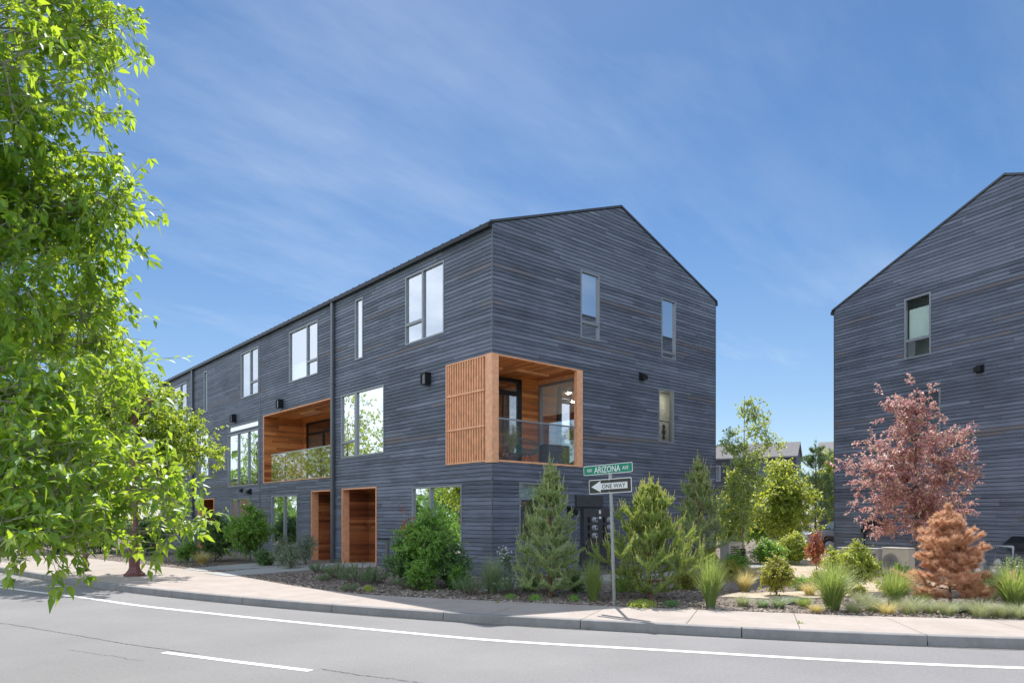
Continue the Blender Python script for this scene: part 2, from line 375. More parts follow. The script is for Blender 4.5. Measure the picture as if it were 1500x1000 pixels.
# sidewalk slabs: ruled between kerb back and bed edge, matched by nearest back-edge point seen across
bi = [int(np.argmin(np.hypot(*(back - (kerb[i] - kn[i]*2.2)).T))) for i in range(420)]
bi = np.maximum.accumulate(np.array(bi)); bk_ = back[bi].astype(float)
for _ in range(6): bk_[1:-1] = (bk_[:-2] + bk_[1:-1]*2 + bk_[2:])/4
mb = MB(); s0 = 0
cuts = list(range(0, 419, 6)) + [419]
for a, b2 in zip(cuts[:-1], cuts[1:]):
    base = len(mb.v); n = b2-a+1
    for q in range(n):
        i = a+q; g = .006*(1 if q == 0 else (-1 if q == n-1 else 0))
        p = kin[i] - kn[i]*.006 + tang[i]*g; r = bk_[i] + tang[i]*g
        mb.v += [(p[0],p[1],.0),(r[0],r[1],.0),(p[0],p[1],-.09),(r[0],r[1],-.09)]
    for q in range(n-1):
        o = base+4*q
        mb.f += [(o,o+4,o+5,o+1), (o,o+2,o+6,o+4), (o+1,o+5,o+7,o+3)]
    mb.f += [(base,base+1,base+3,base+2)]; e = base+4*(n-1); mb.f += [(e,e+2,e+3,e+1)]
struct(mb.obj('sidewalk', M['walk']))
struct(strip('sidewalk_base', kerb - kn*.1, bk_ - (kin-bk_)*.03, -.03, -.03, M['dirt']))
# planting bed and all the ground behind it
rows = np.r_[0, np.arange(.2, 4, .2), np.arange(4, 14, .35), np.arange(14, 50, 1.5), [60, 90, 150, 300, 600]]
cv = np.array([CX, CY]); dirs = (bk_ - cv); rr = np.hypot(*dirs.T); dirs /= rr[:,None]
rng = np.random.default_rng(3)
P = cv + dirs[:,None,:]*(rr[:,None] + rows[None,:])[:,:,None]
zg = np.array([[hgt(*p) for p in r] for r in P]); zg += np.where((rows > .3)[None,:], rng.normal(0, .009, zg.shape), 0) - .008
v = np.concatenate([P, zg[:,:,None]], 2).reshape(-1,3); nr = len(rows)
ii, jj = np.meshgrid(np.arange(419), np.arange(nr-1), indexing='ij'); a = (ii*nr+jj).ravel()
struct(mesh_np('planting_bed', v, np.stack([a, a+nr, a+nr+1, a+1], 1), M['mulch']))
# road markings
def curve_pts(px, z=-.15, n=120): return spline([G(*p, z) for p in px], n)[0]
def ribbon(name, pts, w0, z, mat):
    t = np.gradient(pts, axis=0); t /= np.hypot(*t.T)[:,None]; n = np.stack([t[:,1], -t[:,0]], 1)
    return struct(strip(name, pts - n*w0/2, pts + n*w0/2, z, z, mat))
lp = [G(*p, -.15) for p in [(138,877),(200,886),(300,897),(540,921),(725,937.5),(940,950),(1300,970),(1500,978)]]
lp = [(-12.2,21),(-11.2,14),(-10.0,8)] + lp + [(1.0,-15.4),(6,-20.4)]
line, _ = spline(lp, 200); ribbon('edge_line', line, .15, -.146, M['paint'])
d0, d1 = G(240,955,-.15), G(455,982,-.15)
dash = np.array([d0, d1]); mid = (dash[0]+dash[1])/2
ribbon('lane_dash', np.array([d0, mid + (np.array(d1)-np.array(d0))[::-1]*(.006,-.006), d1]), .12, -.146, M['paint'])
pd = np.array(d0)-np.array(d1); q0 = np.array(d0) + pd*1.6 + np.array([-.5,.3]); ribbon('lane_dash', np.array([q0, q0+pd*.5, q0+pd]), .12, -.146, M['paint'])
# the old paving seam: thin, wandering crack
M['crack'] = plain('tar_crack', (.045,.043,.045), .9, var=.3, scale=20)
def crack(pxs, w, seed):
    rg = np.random.default_rng(seed); pts = curve_pts(pxs, -.15, 160); t = np.gradient(pts, axis=0); t /= np.hypot(*t.T)[:,None]; n = np.stack([t[:,1], -t[:,0]], 1)
    wob = np.cumsum(rg.normal(0, .006, 160)); wob -= np.linspace(wob[0], wob[-1], 160); pts = pts + n*wob[:,None]
    ww = np.abs(rg.normal(w, w*.5, 160))[:,None]; struct(strip('road_crack', pts - n*ww, pts + n*ww, -.1465, -.1465, M['crack']))
crack([(-40,908),(0,912),(90,926),(200,944),(290,957)], .007, 1); crack([(468,979),(500,984),(560,992),(640,1003)], .006, 2); crack([(100,951),(165,962),(210,967)], .003, 4)
M['grit'] = plain('gutter_grit', (.20,.185,.165), .95, var=.35, scale=25)
rgq = np.random.default_rng(12); wq = np.convolve(np.abs(rgq.normal(.05, .05, 430)), np.ones(5)/5, 'same')[:420][:,None] + .012
struct(strip('gutter_grit', kerb + kn*.008, kerb + kn*(.02 + wq), -.1458, -.1458, M['grit']))
# concrete paths and the sandy path
def slab(name, px, mat, top=.012, th=.10):
    pts = [GG(*p) for p in px]; mb = MB()
    mb.hexa([(x,y,z-th) for x,y,z in pts], [(x,y,z+top) for x,y,z in pts]); return struct(mb.obj(name, mat))
slab('path', [(300,839.5),(333,844),(463,833),(565,829),(553,823),(452,826)], M['path'])
slab('path', [(268,833),(292,836.5),(420,829),(455,822),(440,819)], M['path'])
mb = MB(); mb.box(.9, 10.6, -2.75, -1.35, -.05, .1); struct(mb.obj('path', M['path']))
slab('path', [(690,862),(705,866),(768,862),(765,848),(735,846)], M['path'])
def sheet(name, px, mat, z0=.012):
    pts = [GG(*p) for p in px]; mb = MB(); n = len(pts)
    cx = sum(p[0] for p in pts)/n; cy = sum(p[1] for p in pts)/n
    out = []
    for k in range(n):
        a, b3 = pts[k], pts[(k+1) % n]
        for q in range(8):
            t = q/8; j = random.uniform(-.12, .12) if q else 0
            x = a[0]+(b3[0]-a[0])*t; y = a[1]+(b3[1]-a[1])*t; out.append((x + (x-cx)*j*.12, y + (y-cy)*j*.12))
    mb.hexa([(x,y,hgt(x,y)-.06) for x,y in out], [(x,y,hgt(x,y)+z0) for x,y in out]); return struct(mb.obj(name, mat))
sheet('gravel_path', [(1052,874),(1120,877),(1200,876),(1330,868),(1420,862),(1500,860),(1560,846),(1330,842),(1230,862),(1150,868),(1080,868)], M['sand'], .02)
sheet('gravel_path', [(1130,842),(1180,848),(1260,845),(1320,842),(1330,828),(1200,816),(1120,822)], M['sand'], .03)
# grass verge on the near side of the street
struct(strip('lawn', far + kn*.3, far + kn*90, -.06, 1.2, M['lawn']))
struct(strip('far_kerb', far - kn*.02, far + kn*.32, -.02, -.02, M['kerb']))
# ------------------------------------------------------------------ buildings
H = .115
def siding_wall(mb, P, uL, uR, z0, z1, openings, seed=1, nu=1):
    rg = random.Random(seed); g = .015
    zs = {z0, z1}
    k = math.ceil(z0/H)
    while k*H < z1:
        zs.add(k*H)
        if k*H+g < z1: zs.add(k*H+g)
        k += 1
    for o in openings: zs.add(o[2]); zs.add(o[3])
    zs = sorted(z for z in zs if z0 <= z <= z1)
    zz = [zs[0]]
    for z in zs[1:]:
        if z - zz[-1] > 1e-4: zz.append(z)
    off = {}
    for za, zb in zip(zz[:-1], zz[1:]):
        mid = (za+zb)/2; kb = math.floor(mid/H); rel = mid - kb*H
        if kb not in off: off[kb] = rg.uniform(-.0015, .002)
        ops = sorted((o[0], o[1]) for o in openings if o[2] <= mid <= o[3])
        iv = []; cur = None
        for oa, ob in ops: iv.append((cur, oa)); cur = ob
        iv.append((cur, None))
        for a, b in iv:
            a0 = uL(za) if a is None else a; a1 = uL(zb) if a is None else a
            b0 = uR(za) if b is None else b; b1 = uR(zb) if b is None else b
            if b0 - a0 < 1e-3 and b1 - a1 < 1e-3: continue
            if rel < g:
                mb.quad(P(a0,za,-.034), P(b0,za,-.034), P(b1,zb,-.034), P(a1,zb,-.034))
                mb.quad(P(a0,za,-.034), P(b0,za,-.034), P(b0,za,0), P(a0,za,0))
                d = .007+off[kb]; mb.quad(P(a1,zb,-.034), P(b1,zb,-.034), P(b1,zb,d), P(a1,zb,d))
            else:
                dd = lambda z: .007*(1-(z-kb*H)/H)+off[kb]
                mb.quad(P(a0,za,dd(za)), P(b0,za,dd(za)), P(b1,zb,dd(zb)), P(a1,zb,dd(zb)))
PS = lambda u, z, d: (-d, u, z)         # street face, u along +Y
PG = lambda u, z, d: (u, -d, z)         # gable face, u along +X
PE = lambda W: (lambda u, z, d: (W+d, u, z))
PN = lambda L: (lambda u, z, d: (u, L+d, z))

def win(par, P, u0, u1, z0, z1, mull=(), sub=(), blind=None, label=None, fw=.055, glass='glass', proud=.022, reveal=.16, thick=None):
    mb = MB(); a, b = -.075, proud
    mb.fbox(P, u0, u0+fw, z0, z1, a, b); mb.fbox(P, u1-fw, u1, z0, z1, a, b)
    mb.fbox(P, u0+fw, u1-fw, z0, z0+fw, a, b); mb.fbox(P, u0+fw, u1-fw, z1-fw, z1, a, b)
    for x in mull:
        w_ = thick or .085
        mb.fbox(P, x-w_/2, x+w_/2, z0+fw, z1-fw, a, b-.004)
    for ua, ub, z in sub: mb.fbox(P, ua, ub, z-.045, z+.045, a, b-.007)
    # reveal behind the frame
    e = .004
    mb.fbox(P, u0, u0+.02, z0, z1, -reveal, a-.001); mb.fbox(P, u1-.02, u1, z0, z1, -reveal, a-.001)
    mb.fbox(P, u0+.02, u1-.02, z0, z0+.02, -reveal, a-.001); mb.fbox(P, u0+.02, u1-.02, z1-.02, z1, -reveal, a-.001)
    # inner sash lines
    f = mb.obj('window', M['frame'], par, bevel=.004)
    if label: f['label'] = label
    g = MB(); xs = [u0+fw] + [x for x in mull] + [u1-fw]
    for i, (xa, xb) in enumerate(zip(xs[:-1], xs[1:])):
        xa2 = xa + (.0425 if i else 0); xb2 = xb - (.0425 if i < len(xs)-2 else 0)
        g.quad(P(xa2, z0+fw, -.04), P(xb2, z0+fw, -.04), P(xb2, z1-fw, -.04), P(xa2, z1-fw, -.04))
    g.obj('pane', M[glass], f)
    for bl in ([blind] if blind and not isinstance(blind[0], tuple) else (blind or [])):
        bb = MB(); bb.fbox(P, bl[0], bl[1], bl[2], bl[3], -.15, -.145); bb.obj('blind', M['blind'], f)
    return f
def recess(par, P, u0, u1, z0, z1, d, name, skip=(), soffit='cedar_x', floor='cedar_trim'):
    # cedar lining of an opening: side walls, back wall, soffit, floor, edge trim
    r = MB()
    o = None
    for ua, ub in ((u0, u0+.03), (u1-.03, u1)):
        r = MB(); r.fbox(P, ua, ub, z0, z1, -d, -.01); o = r.obj('side_lining' if name == 'balcony_lining' else 'entry_lining', M['cedar' if name == 'balcony_lining' else 'cedar_entry_shade'], par)
    s = MB(); s.fbox(P, u0+.031, u1-.031, z1-.03, z1, -d, -.01); s.obj('soffit', M[soffit], par if name == 'door_recess' else par)
    fl = MB(); fl.fbox(P, u0+.031, u1-.031, z0-.03, z0+.01, -d, -.01); fl.obj('balcony_floor' if name != 'door_recess' else 'threshold', M[floor], par)
    t = MB(); w_ = .045; q = .028
    t.fbox(P, u0-.002, u0+w_, z0-.002, z1+.002, -.009, q); t.fbox(P, u1-w_, u1+.002, z0-.002, z1+.002, -.009, q)
    t.fbox(P, u0+w_, u1-w_, z1-w_, z1+.002, -.009, q)
    if name != 'door_recess': t.fbox(P, u0+w_, u1-w_, z0-.002, z0+w_*.7, -.009, q)
    t.obj('cedar_trim', M['cedar_trim'], par, bevel=.003)
    return o
def downspout(par, P, u, z0, z1, d=.02):
    mb = MB(); mb.fbox(P, u-.075, u+.075, z0, z1, d, d+.12)
    for z in (z0+1.2, z0+3.9, z0+6.6): mb.fbox(P, u-.10, u+.10, z, z+.04, .0, d+.125)
    return mb.obj('downspout', M['pipe'], par, bevel=.02)
def wall_lamp(par, P, u, z, label=None, s=1.0):
    mb = MB(); mb.fbox(P, u-.10*s, u+.10*s, z-.19*s, z+.19*s, .012, .045)
    mb.fbox(P, u-.13*s, u+.13*s, z+.12*s, z+.17*s, .046, .24*s); mb.fbox(P, u-.13*s, u-.105*s, z-.17*s, z+.12*s, .046, .24*s); mb.fbox(P, u+.105*s, u+.13*s, z-.17*s, z+.12*s, .046, .24*s)
    mb.fbox(P, u-.13*s, u+.13*s, z-.20*s, z-.17*s, .046, .24*s)
    o = mb.obj('wall_lamp', M['black'], par, bevel=.005)
    g = MB(); g.fbox(P, u-.085*s, u+.085*s, z-.168*s, z+.118*s, .06, .21*s); g.obj('lamp_glass', M['frosted'], o)
    return o
def wall_vent(par, P, u, z, s=1.0):
    mb = MB(); mb.fbox(P, u-.13*s, u+.13*s, z-.13*s, z+.13*s, .0, .03)
    p = lambda a, b, d: P(a, b, d)
    mb.hexa([P(u-.11*s,z-.10*s,.031),P(u+.11*s,z-.10*s,.031),P(u+.11*s,z-.12*s,.20*s),P(u-.11*s,z-.12*s,.20*s)], [P(u-.11*s,z+.12*s,.031),P(u+.11*s,z+.12*s,.031),P(u+.11*s,z+.03*s,.20*s),P(u-.11*s,z+.03*s,.20*s)])
    return mb.obj('wall_vent', M['black'], par, bevel=.006)
M['frosted'] = plain('lamp_glass', (.10,.10,.11), .2, var=.1)
M['door'] = plain('door_paint', (.06,.063,.07), .4, .1, .08)
M['floor_in'] = plain('interior_floor', (.22,.16,.11), .5)

# ======== corner townhouse row
row = thing('townhouse_row', 'long charred dark timber townhouse row with cedar corner balcony at the street bend', 'townhouse')
WX, LY = 10.84, 31.6; EZ, RZ, RX_ = 9.80, 11.76, 5.42
S_OPEN = dict(
 e_top=(2.23,4.34,7.22,9.40), e_slit=(7.04,7.60,7.28,9.42), e_mid=(5.64,8.63,3.88,6.18), e_g=(1.36,3.95,.60,2.69), e_door=(6.12,8.56,.02,2.78), screen=(.06,2.13,3.28,6.24),
 m_door=(9.28,11.05,.02,2.77), m_g=(12.32,14.9,.55,2.66), m_balc=(9.27,15.77,3.24,6.20), m_top=(10.49,13.1,7.26,9.34),
 t_top=(16.33,18.43,7.27,9.39), t_slit=(23.1,23.62,7.22,9.33), t_mid=(16.33,20.12,3.19,5.72), t_tr=(16.33,20.10,5.82,6.10), t_g=(17.37,19.78,.60,2.64), t_door=(22.08,24.6,.02,2.70), t_lw=(22.89,24.5,3.86,6.1),
 f_top=(26.46,29.1,7.26,9.25), f_g=(27.2,29.4,.6,2.66), f_mid=(26.4,29.0,3.9,6.15))
G_OPEN = dict(top1=(3.50,4.37,7.24,9.33), top2=(7.53,8.36,7.23,9.31), mid=(7.38,8.25,4.32,6.17), loggia=(.06,3.58,3.28,6.24), g=(.98,1.93,1.04,2.74))
mb = MB()
siding_wall(mb, PS, lambda z: 0.0, lambda z: LY, .0, EZ-.03, list(S_OPEN.values()), 1)
gl = lambda z: 0.0 if z <= EZ else (z-EZ)/(RZ-EZ)*RX_
gr = lambda z: WX if z <= EZ else WX-(z-EZ)/(RZ-EZ)*(WX-RX_)
# gable openings reach the corner only at the loggia
siding_wall(mb, PG, gl, gr, .0, RZ-.01, list(G_OPEN.values()), 2)
EAST = (6.6, 8.9, 4.2, 6.15)
siding_wall(mb, PE(WX), lambda z: 0.0, lambda z: LY, .0, EZ, [EAST], 3)
siding_wall(mb, PN(LY), gl, gr, .0, RZ-.01, [], 4)
mb.obj('wall', M['siding'], row)
# plinth strip and corner / seam trims
mb = MB(); mb.box(.012, WX-.012, .012, .05, -.25, .0); mb.box(.012, .05, .05, LY-.012, -.25, .0); mb.obj('plinth', M['black'], row)
for a in ((-.014,.012,-.014,.012,.0,3.27), (-.014,.012,-.014,.012,6.25,9.79), (WX-.012,WX+.014,-.014,.012,0,9.7)):
    mb = MB(); mb.box(*a); mb.obj('corner_trim', M['pipe'], row)
mb = MB(); mb.fbox(PS, 16.152, 16.188, .02, 9.75, .004, .016); mb.obj('seam_trim', M['pipe'], row)
# roof: two standing-seam slopes with fascia and gutter
def gable_roof(par, W, L, ez, rz, rx, over=.10, seam=.45, mat='roof', th=.045, y0=-.03, gutter=True):
    mb = MB(); sl = (rz-ez)/rx; sr = (rz-ez)/(W-rx); y1 = L+.05
    def zl(x): return ez + sl*x + .02
    a = [(-over, zl(-over)), (rx, zl(rx))]; b = [(W+over, ez - sr*over + .02), (rx, zl(rx))]
    for p, q in ((a[0], a[1]), (b[0], b[1])):
        mb.hexa([(p[0],y0,p[1]),(q[0],y0,q[1]),(q[0],y1,q[1]),(p[0],y1,p[1])], [(p[0],y0,p[1]+th),(q[0],y0,q[1]+th),(q[0],y1,q[1]+th),(p[0],y1,p[1]+th)])
        y = y0
        while y < y1:
            mb.hexa([(p[0],y,p[1]+th),(q[0],y,q[1]+th),(q[0],y+.02,q[1]+th),(p[0],y+.02,p[1]+th)], [(p[0],y,p[1]+th+.022),(q[0],y,q[1]+th+.022),(q[0],y+.02,q[1]+th+.022),(p[0],y+.02,p[1]+th+.022)]); y += seam
    mb.box(rx-.05, rx+.05, y0-.004, y1+.004, rz+th+.0, rz+th+.03)
    r = mb.obj('roof', M[mat], par)
    if gutter:
        g = MB()
        for x0, x1, z in ((-.15, -.03, ez-.13), (W+.03, W+.15, ez-.13)):
            g.box(x0, x1, y0+.02, y1-.02, z, z+.015); g.box(x0, x0+.012, y0+.02, y1-.02, z+.016, z+.12); g.box(x1-.012, x1, y0+.02, y1-.02, z+.016, z+.12)
            g.box(x0+.013, x1-.013, y0+.02, y0+.03, z+.016, z+.11)
        g.obj('gutter', M['black'], r)
    return r
gable_roof(row, WX, LY, EZ, RZ, RX_)
# interiors: floors, ceilings and plain inner walls seen dimly through the glass
mb = MB(); mb.box(.22, WX-.2, 9.25, LY-.2, 6.45, 6.7); mb.box(.22, WX-.2, .22, 9.2, 6.45, 6.7); mb.box(.22, WX-.2, .22, LY-.2, 2.9, 3.12)
mb.box(.22, WX-.2, .22, LY-.2, 9.55, 9.62); mb.obj('floor_slab', M['white'], row)
mb = MB()
mb.box(3.9, 4.0, 9.3, LY-.3, 3.13, 6.44); mb.box(3.9, 4.0, 4.1, LY-.3, .1, 2.89); mb.box(3.9, 4.0, 2.06, LY-.3, 6.71, 9.54)
mb.box(.22, 10.6, 1.95, 2.05, 6.71, 9.54); mb.box(.22, 10.6, 4.0, 4.09, .1, 2.89)
for y in (9.16, 16.17, 25.2): mb.box(.22, 3.89, y-.06, y+.06, .1, 2.89); mb.box(2.1, 3.89, y-.06, y+.06, 3.13, 6.44); mb.box(.22, 3.89, y-.06, y+.06, 6.71, 9.54)
mb.box(6.9, 10.5, 1.45, 1.55, 3.13, 6.44)
mb.obj('inner_wall', M['wall_in'], row)
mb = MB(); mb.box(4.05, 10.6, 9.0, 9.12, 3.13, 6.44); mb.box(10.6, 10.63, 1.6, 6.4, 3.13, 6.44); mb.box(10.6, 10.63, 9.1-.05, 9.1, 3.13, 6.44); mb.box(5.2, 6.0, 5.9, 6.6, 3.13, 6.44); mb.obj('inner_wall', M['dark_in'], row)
# windows on the street face
z = S_OPEN
def sw(k, **kw): o = z[k]; return win(row, PS, o[0], o[1], o[2], o[3], **kw)
sw('e_top', glass='glass_st', mull=[3.36], sub=[(3.40,4.285,7.86)], label='wide third-floor window beside the building corner')
sw('e_slit', glass='glass_st', label='narrow slot window beside the downspout on the third floor')
sw('e_mid', mull=[7.55], sub=[(7.59,8.575,4.45)], label='second-floor window between downspout and slatted screen', thick=.16)
sw('e_g', mull=[2.95], label='ground-floor window behind the big green shrub')
sw('m_g', mull=[13.6], label='ground-floor window left of the cedar entries', thick=.12)
sw('m_top', glass='glass_st', mull=[11.44], sub=[(10.545,11.40,7.86)], blind=(11.5,13.04,7.3,8.0), label='third-floor window above the middle balcony')
sw('t_top', glass='glass_st', mull=[17.28], sub=[(16.385,17.24,7.88)])
sw('t_slit', glass='glass_st'); sw('t_mid', mull=[17.53,18.8], label='tall three-light second-floor window'); sw('t_tr', fw=.03)
sw('t_g', mull=[18.9]); sw('t_lw'); sw('f_top', glass='glass_st', mull=[27.6]); sw('f_g', mull=[28.2]); sw('f_mid', mull=[27.8])
for k, kw in dict(top1=dict(sub=[(3.555,4.315,7.76)], blind=(3.55,4.32,7.3,7.72)), top2=dict(sub=[(7.585,8.305,7.45)]), mid={}, g=dict(blind=(1.03,1.88,2.25,2.69))).items():
    o = G_OPEN[k]; win(row, PG, o[0], o[1], o[2], o[3], glass='glass_hi' if k[0] == 't' else ('glass_g' if k == 'mid' else 'glass'), **kw)
# downspouts, wall lamps, vents
downspout(row, PS, 9.16, .05, 9.66); downspout(row, PS, 25.3, .05, 9.66)
wall_lamp(row, PS, 3.02, 5.97, s=1.0); wall_lamp(row, PS, 13.8, 6.50, s=1.0); wall_lamp(row, PS, 19.15, 6.45, s=1.0)
wall_vent(row, PS, 18.3, 3.0, .7); wall_vent(row, PS, 17.28, 2.92); wall_vent(row, PG, 6.45, 6.43)
wall_vent(row, PG, 3.06, 1.93, 1.1)
# ---- corner loggia
LB, LS = 1.95, 3.55      # back wall y, side wall x
mb = MB(); mb.box(.06, LS, LB, LB+.04, 3.29, 6.23); mb.box(2.78, LS-.002, LB-.03, LB-.002, 3.3, 6.2); mb.box(.02, .05, 1.96, 2.13, 3.29, 6.23); mb.obj('balcony_lining', M['cedar'], row)
mb = MB(); mb.box(.02, LS+.03, .02, LB, 6.19, 6.23); mb.obj('soffit', M['cedar_x'], row)
mb = MB(); mb.box(.02, LS+.03, .02, LB, 3.24, 3.30); mb.obj('balcony_floor', M['cedar_x'], row)
# balcony door in the back wall with transom
mb = MB(); PB = lambda u, zq, d: (u, LB-d, zq)
for u0, u1, z0, z1 in ((.75,.87,3.3,6.12),(2.6,2.77,3.3,6.12),(.871,2.599,6.0,6.12),(.871,2.599,5.58,5.72),(1.68,1.78,3.3,5.579),(.871,1.679,3.3,3.42),(1.781,2.599,3.3,3.42)): mb.fbox(PB, u0, u1, z0, z1, .002, .09)
dr = mb.obj('balcony_door', M['black'], row)
mb = MB(); mb.fbox(PB, .872, 2.598, 5.721, 5.999, .04, .05); mb.fbox(PB, .872, 1.679, 3.421, 5.579, .04, .05); mb.fbox(PB, 1.781, 2.598, 3.421, 5.579, .04, .05); mb.obj('pane', M['glass'], dr)
mb = MB(); mb.fbox(PB, 2.50, 2.53, 4.25, 4.45, .091, .13); mb.obj('handle', M['galv'], dr)
# side window wall
PX = lambda u, zq, d: (LS-d, u, zq)
win(row, PX, .10, LB-.05, 3.34, 6.05, glass='clear', fw=.08)
mb = MB(); mb.box(LS-.02, LS+.04, .02, LB, 6.051, 6.188); mb.obj('lintel', M['cedar_trim'], row)
# corner post and edge trim
mb = MB(); mb.box(-.03, .21, -.03, .05, 3.25, 6.25); mb.box(-.03, .05, .051, .27, 3.25, 6.25); mb.obj('corner_post', M['cedar_trim'], row, bevel=.004)
mb = MB(); mb.box(3.33, 3.52, -.028, .10, 3.335, 6.205); mb.box(3.52, 3.585, -.03, .02, 3.28, 6.245); mb.box(.211, 3.519, -.03, .02, 6.206, 6.245); mb.box(.211, 3.519, -.03, .02, 3.28, 3.334); mb.obj('cedar_trim', M['cedar_trim'], row, bevel=.004)
# slatted sliding screen
mb = MB()
mb.fbox(PS, 2.085, 2.13, 3.285, 6.24, -.01, .03); mb.fbox(PS, .271, 2.084, 6.20, 6.24, -.01, .03); mb.fbox(PS, .271, 2.084, 3.285, 3.325, -.01, .03)
sc = mb.obj('slatted_screen', M['cedar_trim'], row, bevel=.003)
n = 15
for i in range(n):
    u = .345 + i*(2.085-.345)/n + .02
    mb = MB(); mb.fbox(PS, u, u+.05, 3.326, 6.199, -.045, .022); mb.obj('slat', M['slat'], sc, bevel=.003)
for zz_ in (4.28, 5.28):
    mb = MB(); mb.fbox(PS, .30, 2.05, zz_-.028, zz_+.028, .023, .045); mb.obj('cross_rail', M['cedar_trim'], sc, bevel=.003)
# glass balustrade
mb = MB(); mb.box(.215, 3.325, .045, .058, 3.305, 4.47); gp = mb.obj('glass_railing', M['clear'], row)
mb = MB(); mb.box(.212, 3.328, .035, .068, 4.47, 4.51); mb.obj('top_rail', M['galv'], gp)
# ceiling light bars
for x0, x1, y in ((.55, 1.25, 1.0), (1.7, 3.0, .85)):
    mb = MB(); mb.box(x0, x1, y, y+.14, 6.12, 6.185); mb.obj('ceiling_fixture', M['slat'], row, bevel=.006)
# recessed downlights: the first two seen lit, the others added to brighten the rooms
m, nt, b = mat_new('lamp_and_fill_glow'); b.inputs['Emission Color'].default_value = (1,.88,.70,1); b.inputs['Emission Strength'].default_value = 75; M['lit'] = m
for x, y in ((4.6,1.82),(7.0,3.9),(4.7,3.9),(6.9,1.9),(8.6,5.2),(7.9,.85),(9.3,.85)):
    mb = MB(); mb.lathe([(.08,6.435),(.075,6.425),(.0,6.425)], (x,y,0), 14); mb.obj('downlight_and_fill', M['lit'], row)
# ---- middle balcony
recess(row, PS, 9.27, 15.77, 3.24, 6.20, 1.83, 'balcony_lining', soffit='cedar_x', floor='path', skip=('b',))
PB2 = lambda u, zq, d: (1.84-d, u, zq)
mb = MB()
mb.fbox(PB2, 9.3, 10.4, 3.25, 5.999, -.03, 0); mb.obj('back_lining', M['cedar'], row); mb = MB(); mb.fbox(PB2, 9.3, 15.74, 6.0, 6.17, .001, .02); mb.obj('lintel', M['cedar'], row); mb = MB(); mb.fbox(PB2, 15.4, 15.74, 3.25, 5.99, -.03, 0); mb.obj('back_lining', M['cedar'], row)
mb = MB()
for u0, u1, z0, z1 in ((10.4,10.5,3.25,5.99),(15.3,15.4,3.25,5.99),(10.5,15.3,5.9,5.99),(10.5,15.3,5.42,5.52),(12.0,12.1,3.25,5.419),(13.7,13.8,3.25,5.419),(10.5,12.0,3.25,3.35),(12.1,13.7,3.25,3.35),(13.8,15.3,3.25,3.35)): mb.fbox(PB2, u0, u1, z0, z1, -.04, .03)
dr = mb.obj('balcony_door', M['black'], row)
mb = MB(); mb.fbox(PB2, 10.5, 15.3, 5.52, 5.9, -.01, 0); mb.fbox(PB2, 10.5, 12.0, 3.35, 5.42, -.01, 0); mb.fbox(PB2, 12.1, 13.7, 3.35, 5.42, -.01, 0); mb.fbox(PB2, 13.8, 15.3, 3.35, 5.42, -.01, 0); mb.obj('pane', M['glass'], dr)
mb = MB(); mb.fbox(PB2, 13.85, 15.25, 3.4, 5.4, -.10, -.09); mb.obj('blind', M['blind'], dr)
mb = MB(); mb.box(.05, .064, 9.33, 15.05, 3.28, 4.42); gp = mb.obj('glass_railing', M['clear'], row); gp['label'] = 'long glass railing of the middle balcony'
mb = MB(); mb.box(.038, .076, 9.32, 15.06, 4.421, 4.46); mb.obj('top_rail', M['galv'], gp)
mb = MB(); mb.box(.7, 1.1, 12.2, 13.6, 6.1, 6.165); mb.obj('ceiling_fixture', M['slat'], row, bevel=.006)
# ---- entries
def entry(k, d, doorside):
    o = z[k]; recess(row, PS, o[0], o[1], .03, o[3], d, 'door_recess', skip=('b',), floor='path')
    PBK = lambda u, zq, dd: (d-dd, u, zq)
    mb = MB(); u0, u1 = o[0]+.03, o[1]-.03; zt = o[3]-.04
    mb.fbox(PBK, u0, u0+.12, .04, zt, -.03, .03); mb.fbox(PBK, u0+1.25, u0+1.37, .04, zt, -.03, .03); mb.fbox(PBK, u0+.12, u0+1.25, 2.25, 2.33, -.03, .03)
    f = mb.obj('door_frame', M['cedar_trim'], row)
    mb = MB(); mb.fbox(PBK, u0+.12, u0+1.25, .04, 2.25, -.03, -.002)
    dd_ = mb.obj('front_door', M['cedar_entry_shade'], row)
    mb = MB(); mb.fbox(PS, o[1]-.05, o[1]-.031, .045, zt, -.26, -.012); mb.obj('jamb', M['cedar_trim'], row)
    mb = MB(); mb.fbox(PBK, u0+.12, u0+1.25, 2.33, zt, -.02, -.01); mb.obj('pane', M['glass'], f)
    mb = MB(); mb.fbox(PBK, u0+1.15, u0+1.18, .95, 1.35, .0, .05); mb.obj('handle', M['black'], dd_)
    mb = MB(); mb.fbox(PBK, u0+1.37, u1, .04, zt, -.03, -.001); mb.obj('entry_back_panel', M['cedar_entry_shade'], row)
entry('e_door', 1.08, 0); entry('m_door', .78, 0); entry('t_door', 1.0, 0)
# ---- electric meter bank on the gable wall
mb = MB(); mb.fbox(PG, 3.5, 4.86, .90, 2.02, .012, .17); mb.fbox(PG, 3.26, 4.45, 2.06, 2.42, .012, .10); mb.fbox(PG, 3.45, 4.9, .30, .86, .012, .10)
pn = mb.obj('meter_panel', M['panel'], row, bevel=.008)
for cu in (3.93, 4.62):
    for cz_ in (1.66, 1.42, 1.18):
        mb = MB(); q = PG(cu, cz_, .171); mb.lathe([(.10,-.0),(.10,-.03),(.085,-.035),(.08,-.10),(.06,-.115),(.0,-.116)], q, 18, axis=1)
        mt = mb.obj('meter', M['meter'], pn, smooth=False)
        mb = MB(); mb.fbox(PG, cu-.035, cu+.035, cz_-.01, cz_+.045, .287, .291); mb.obj('meter_display', M['black'], mt)
        mb = MB(); mb.fbox(PG, cu-.27, cu-.20, cz_-.07, cz_+.09, .171, .20); mb.obj('breaker', M['black'], pn)
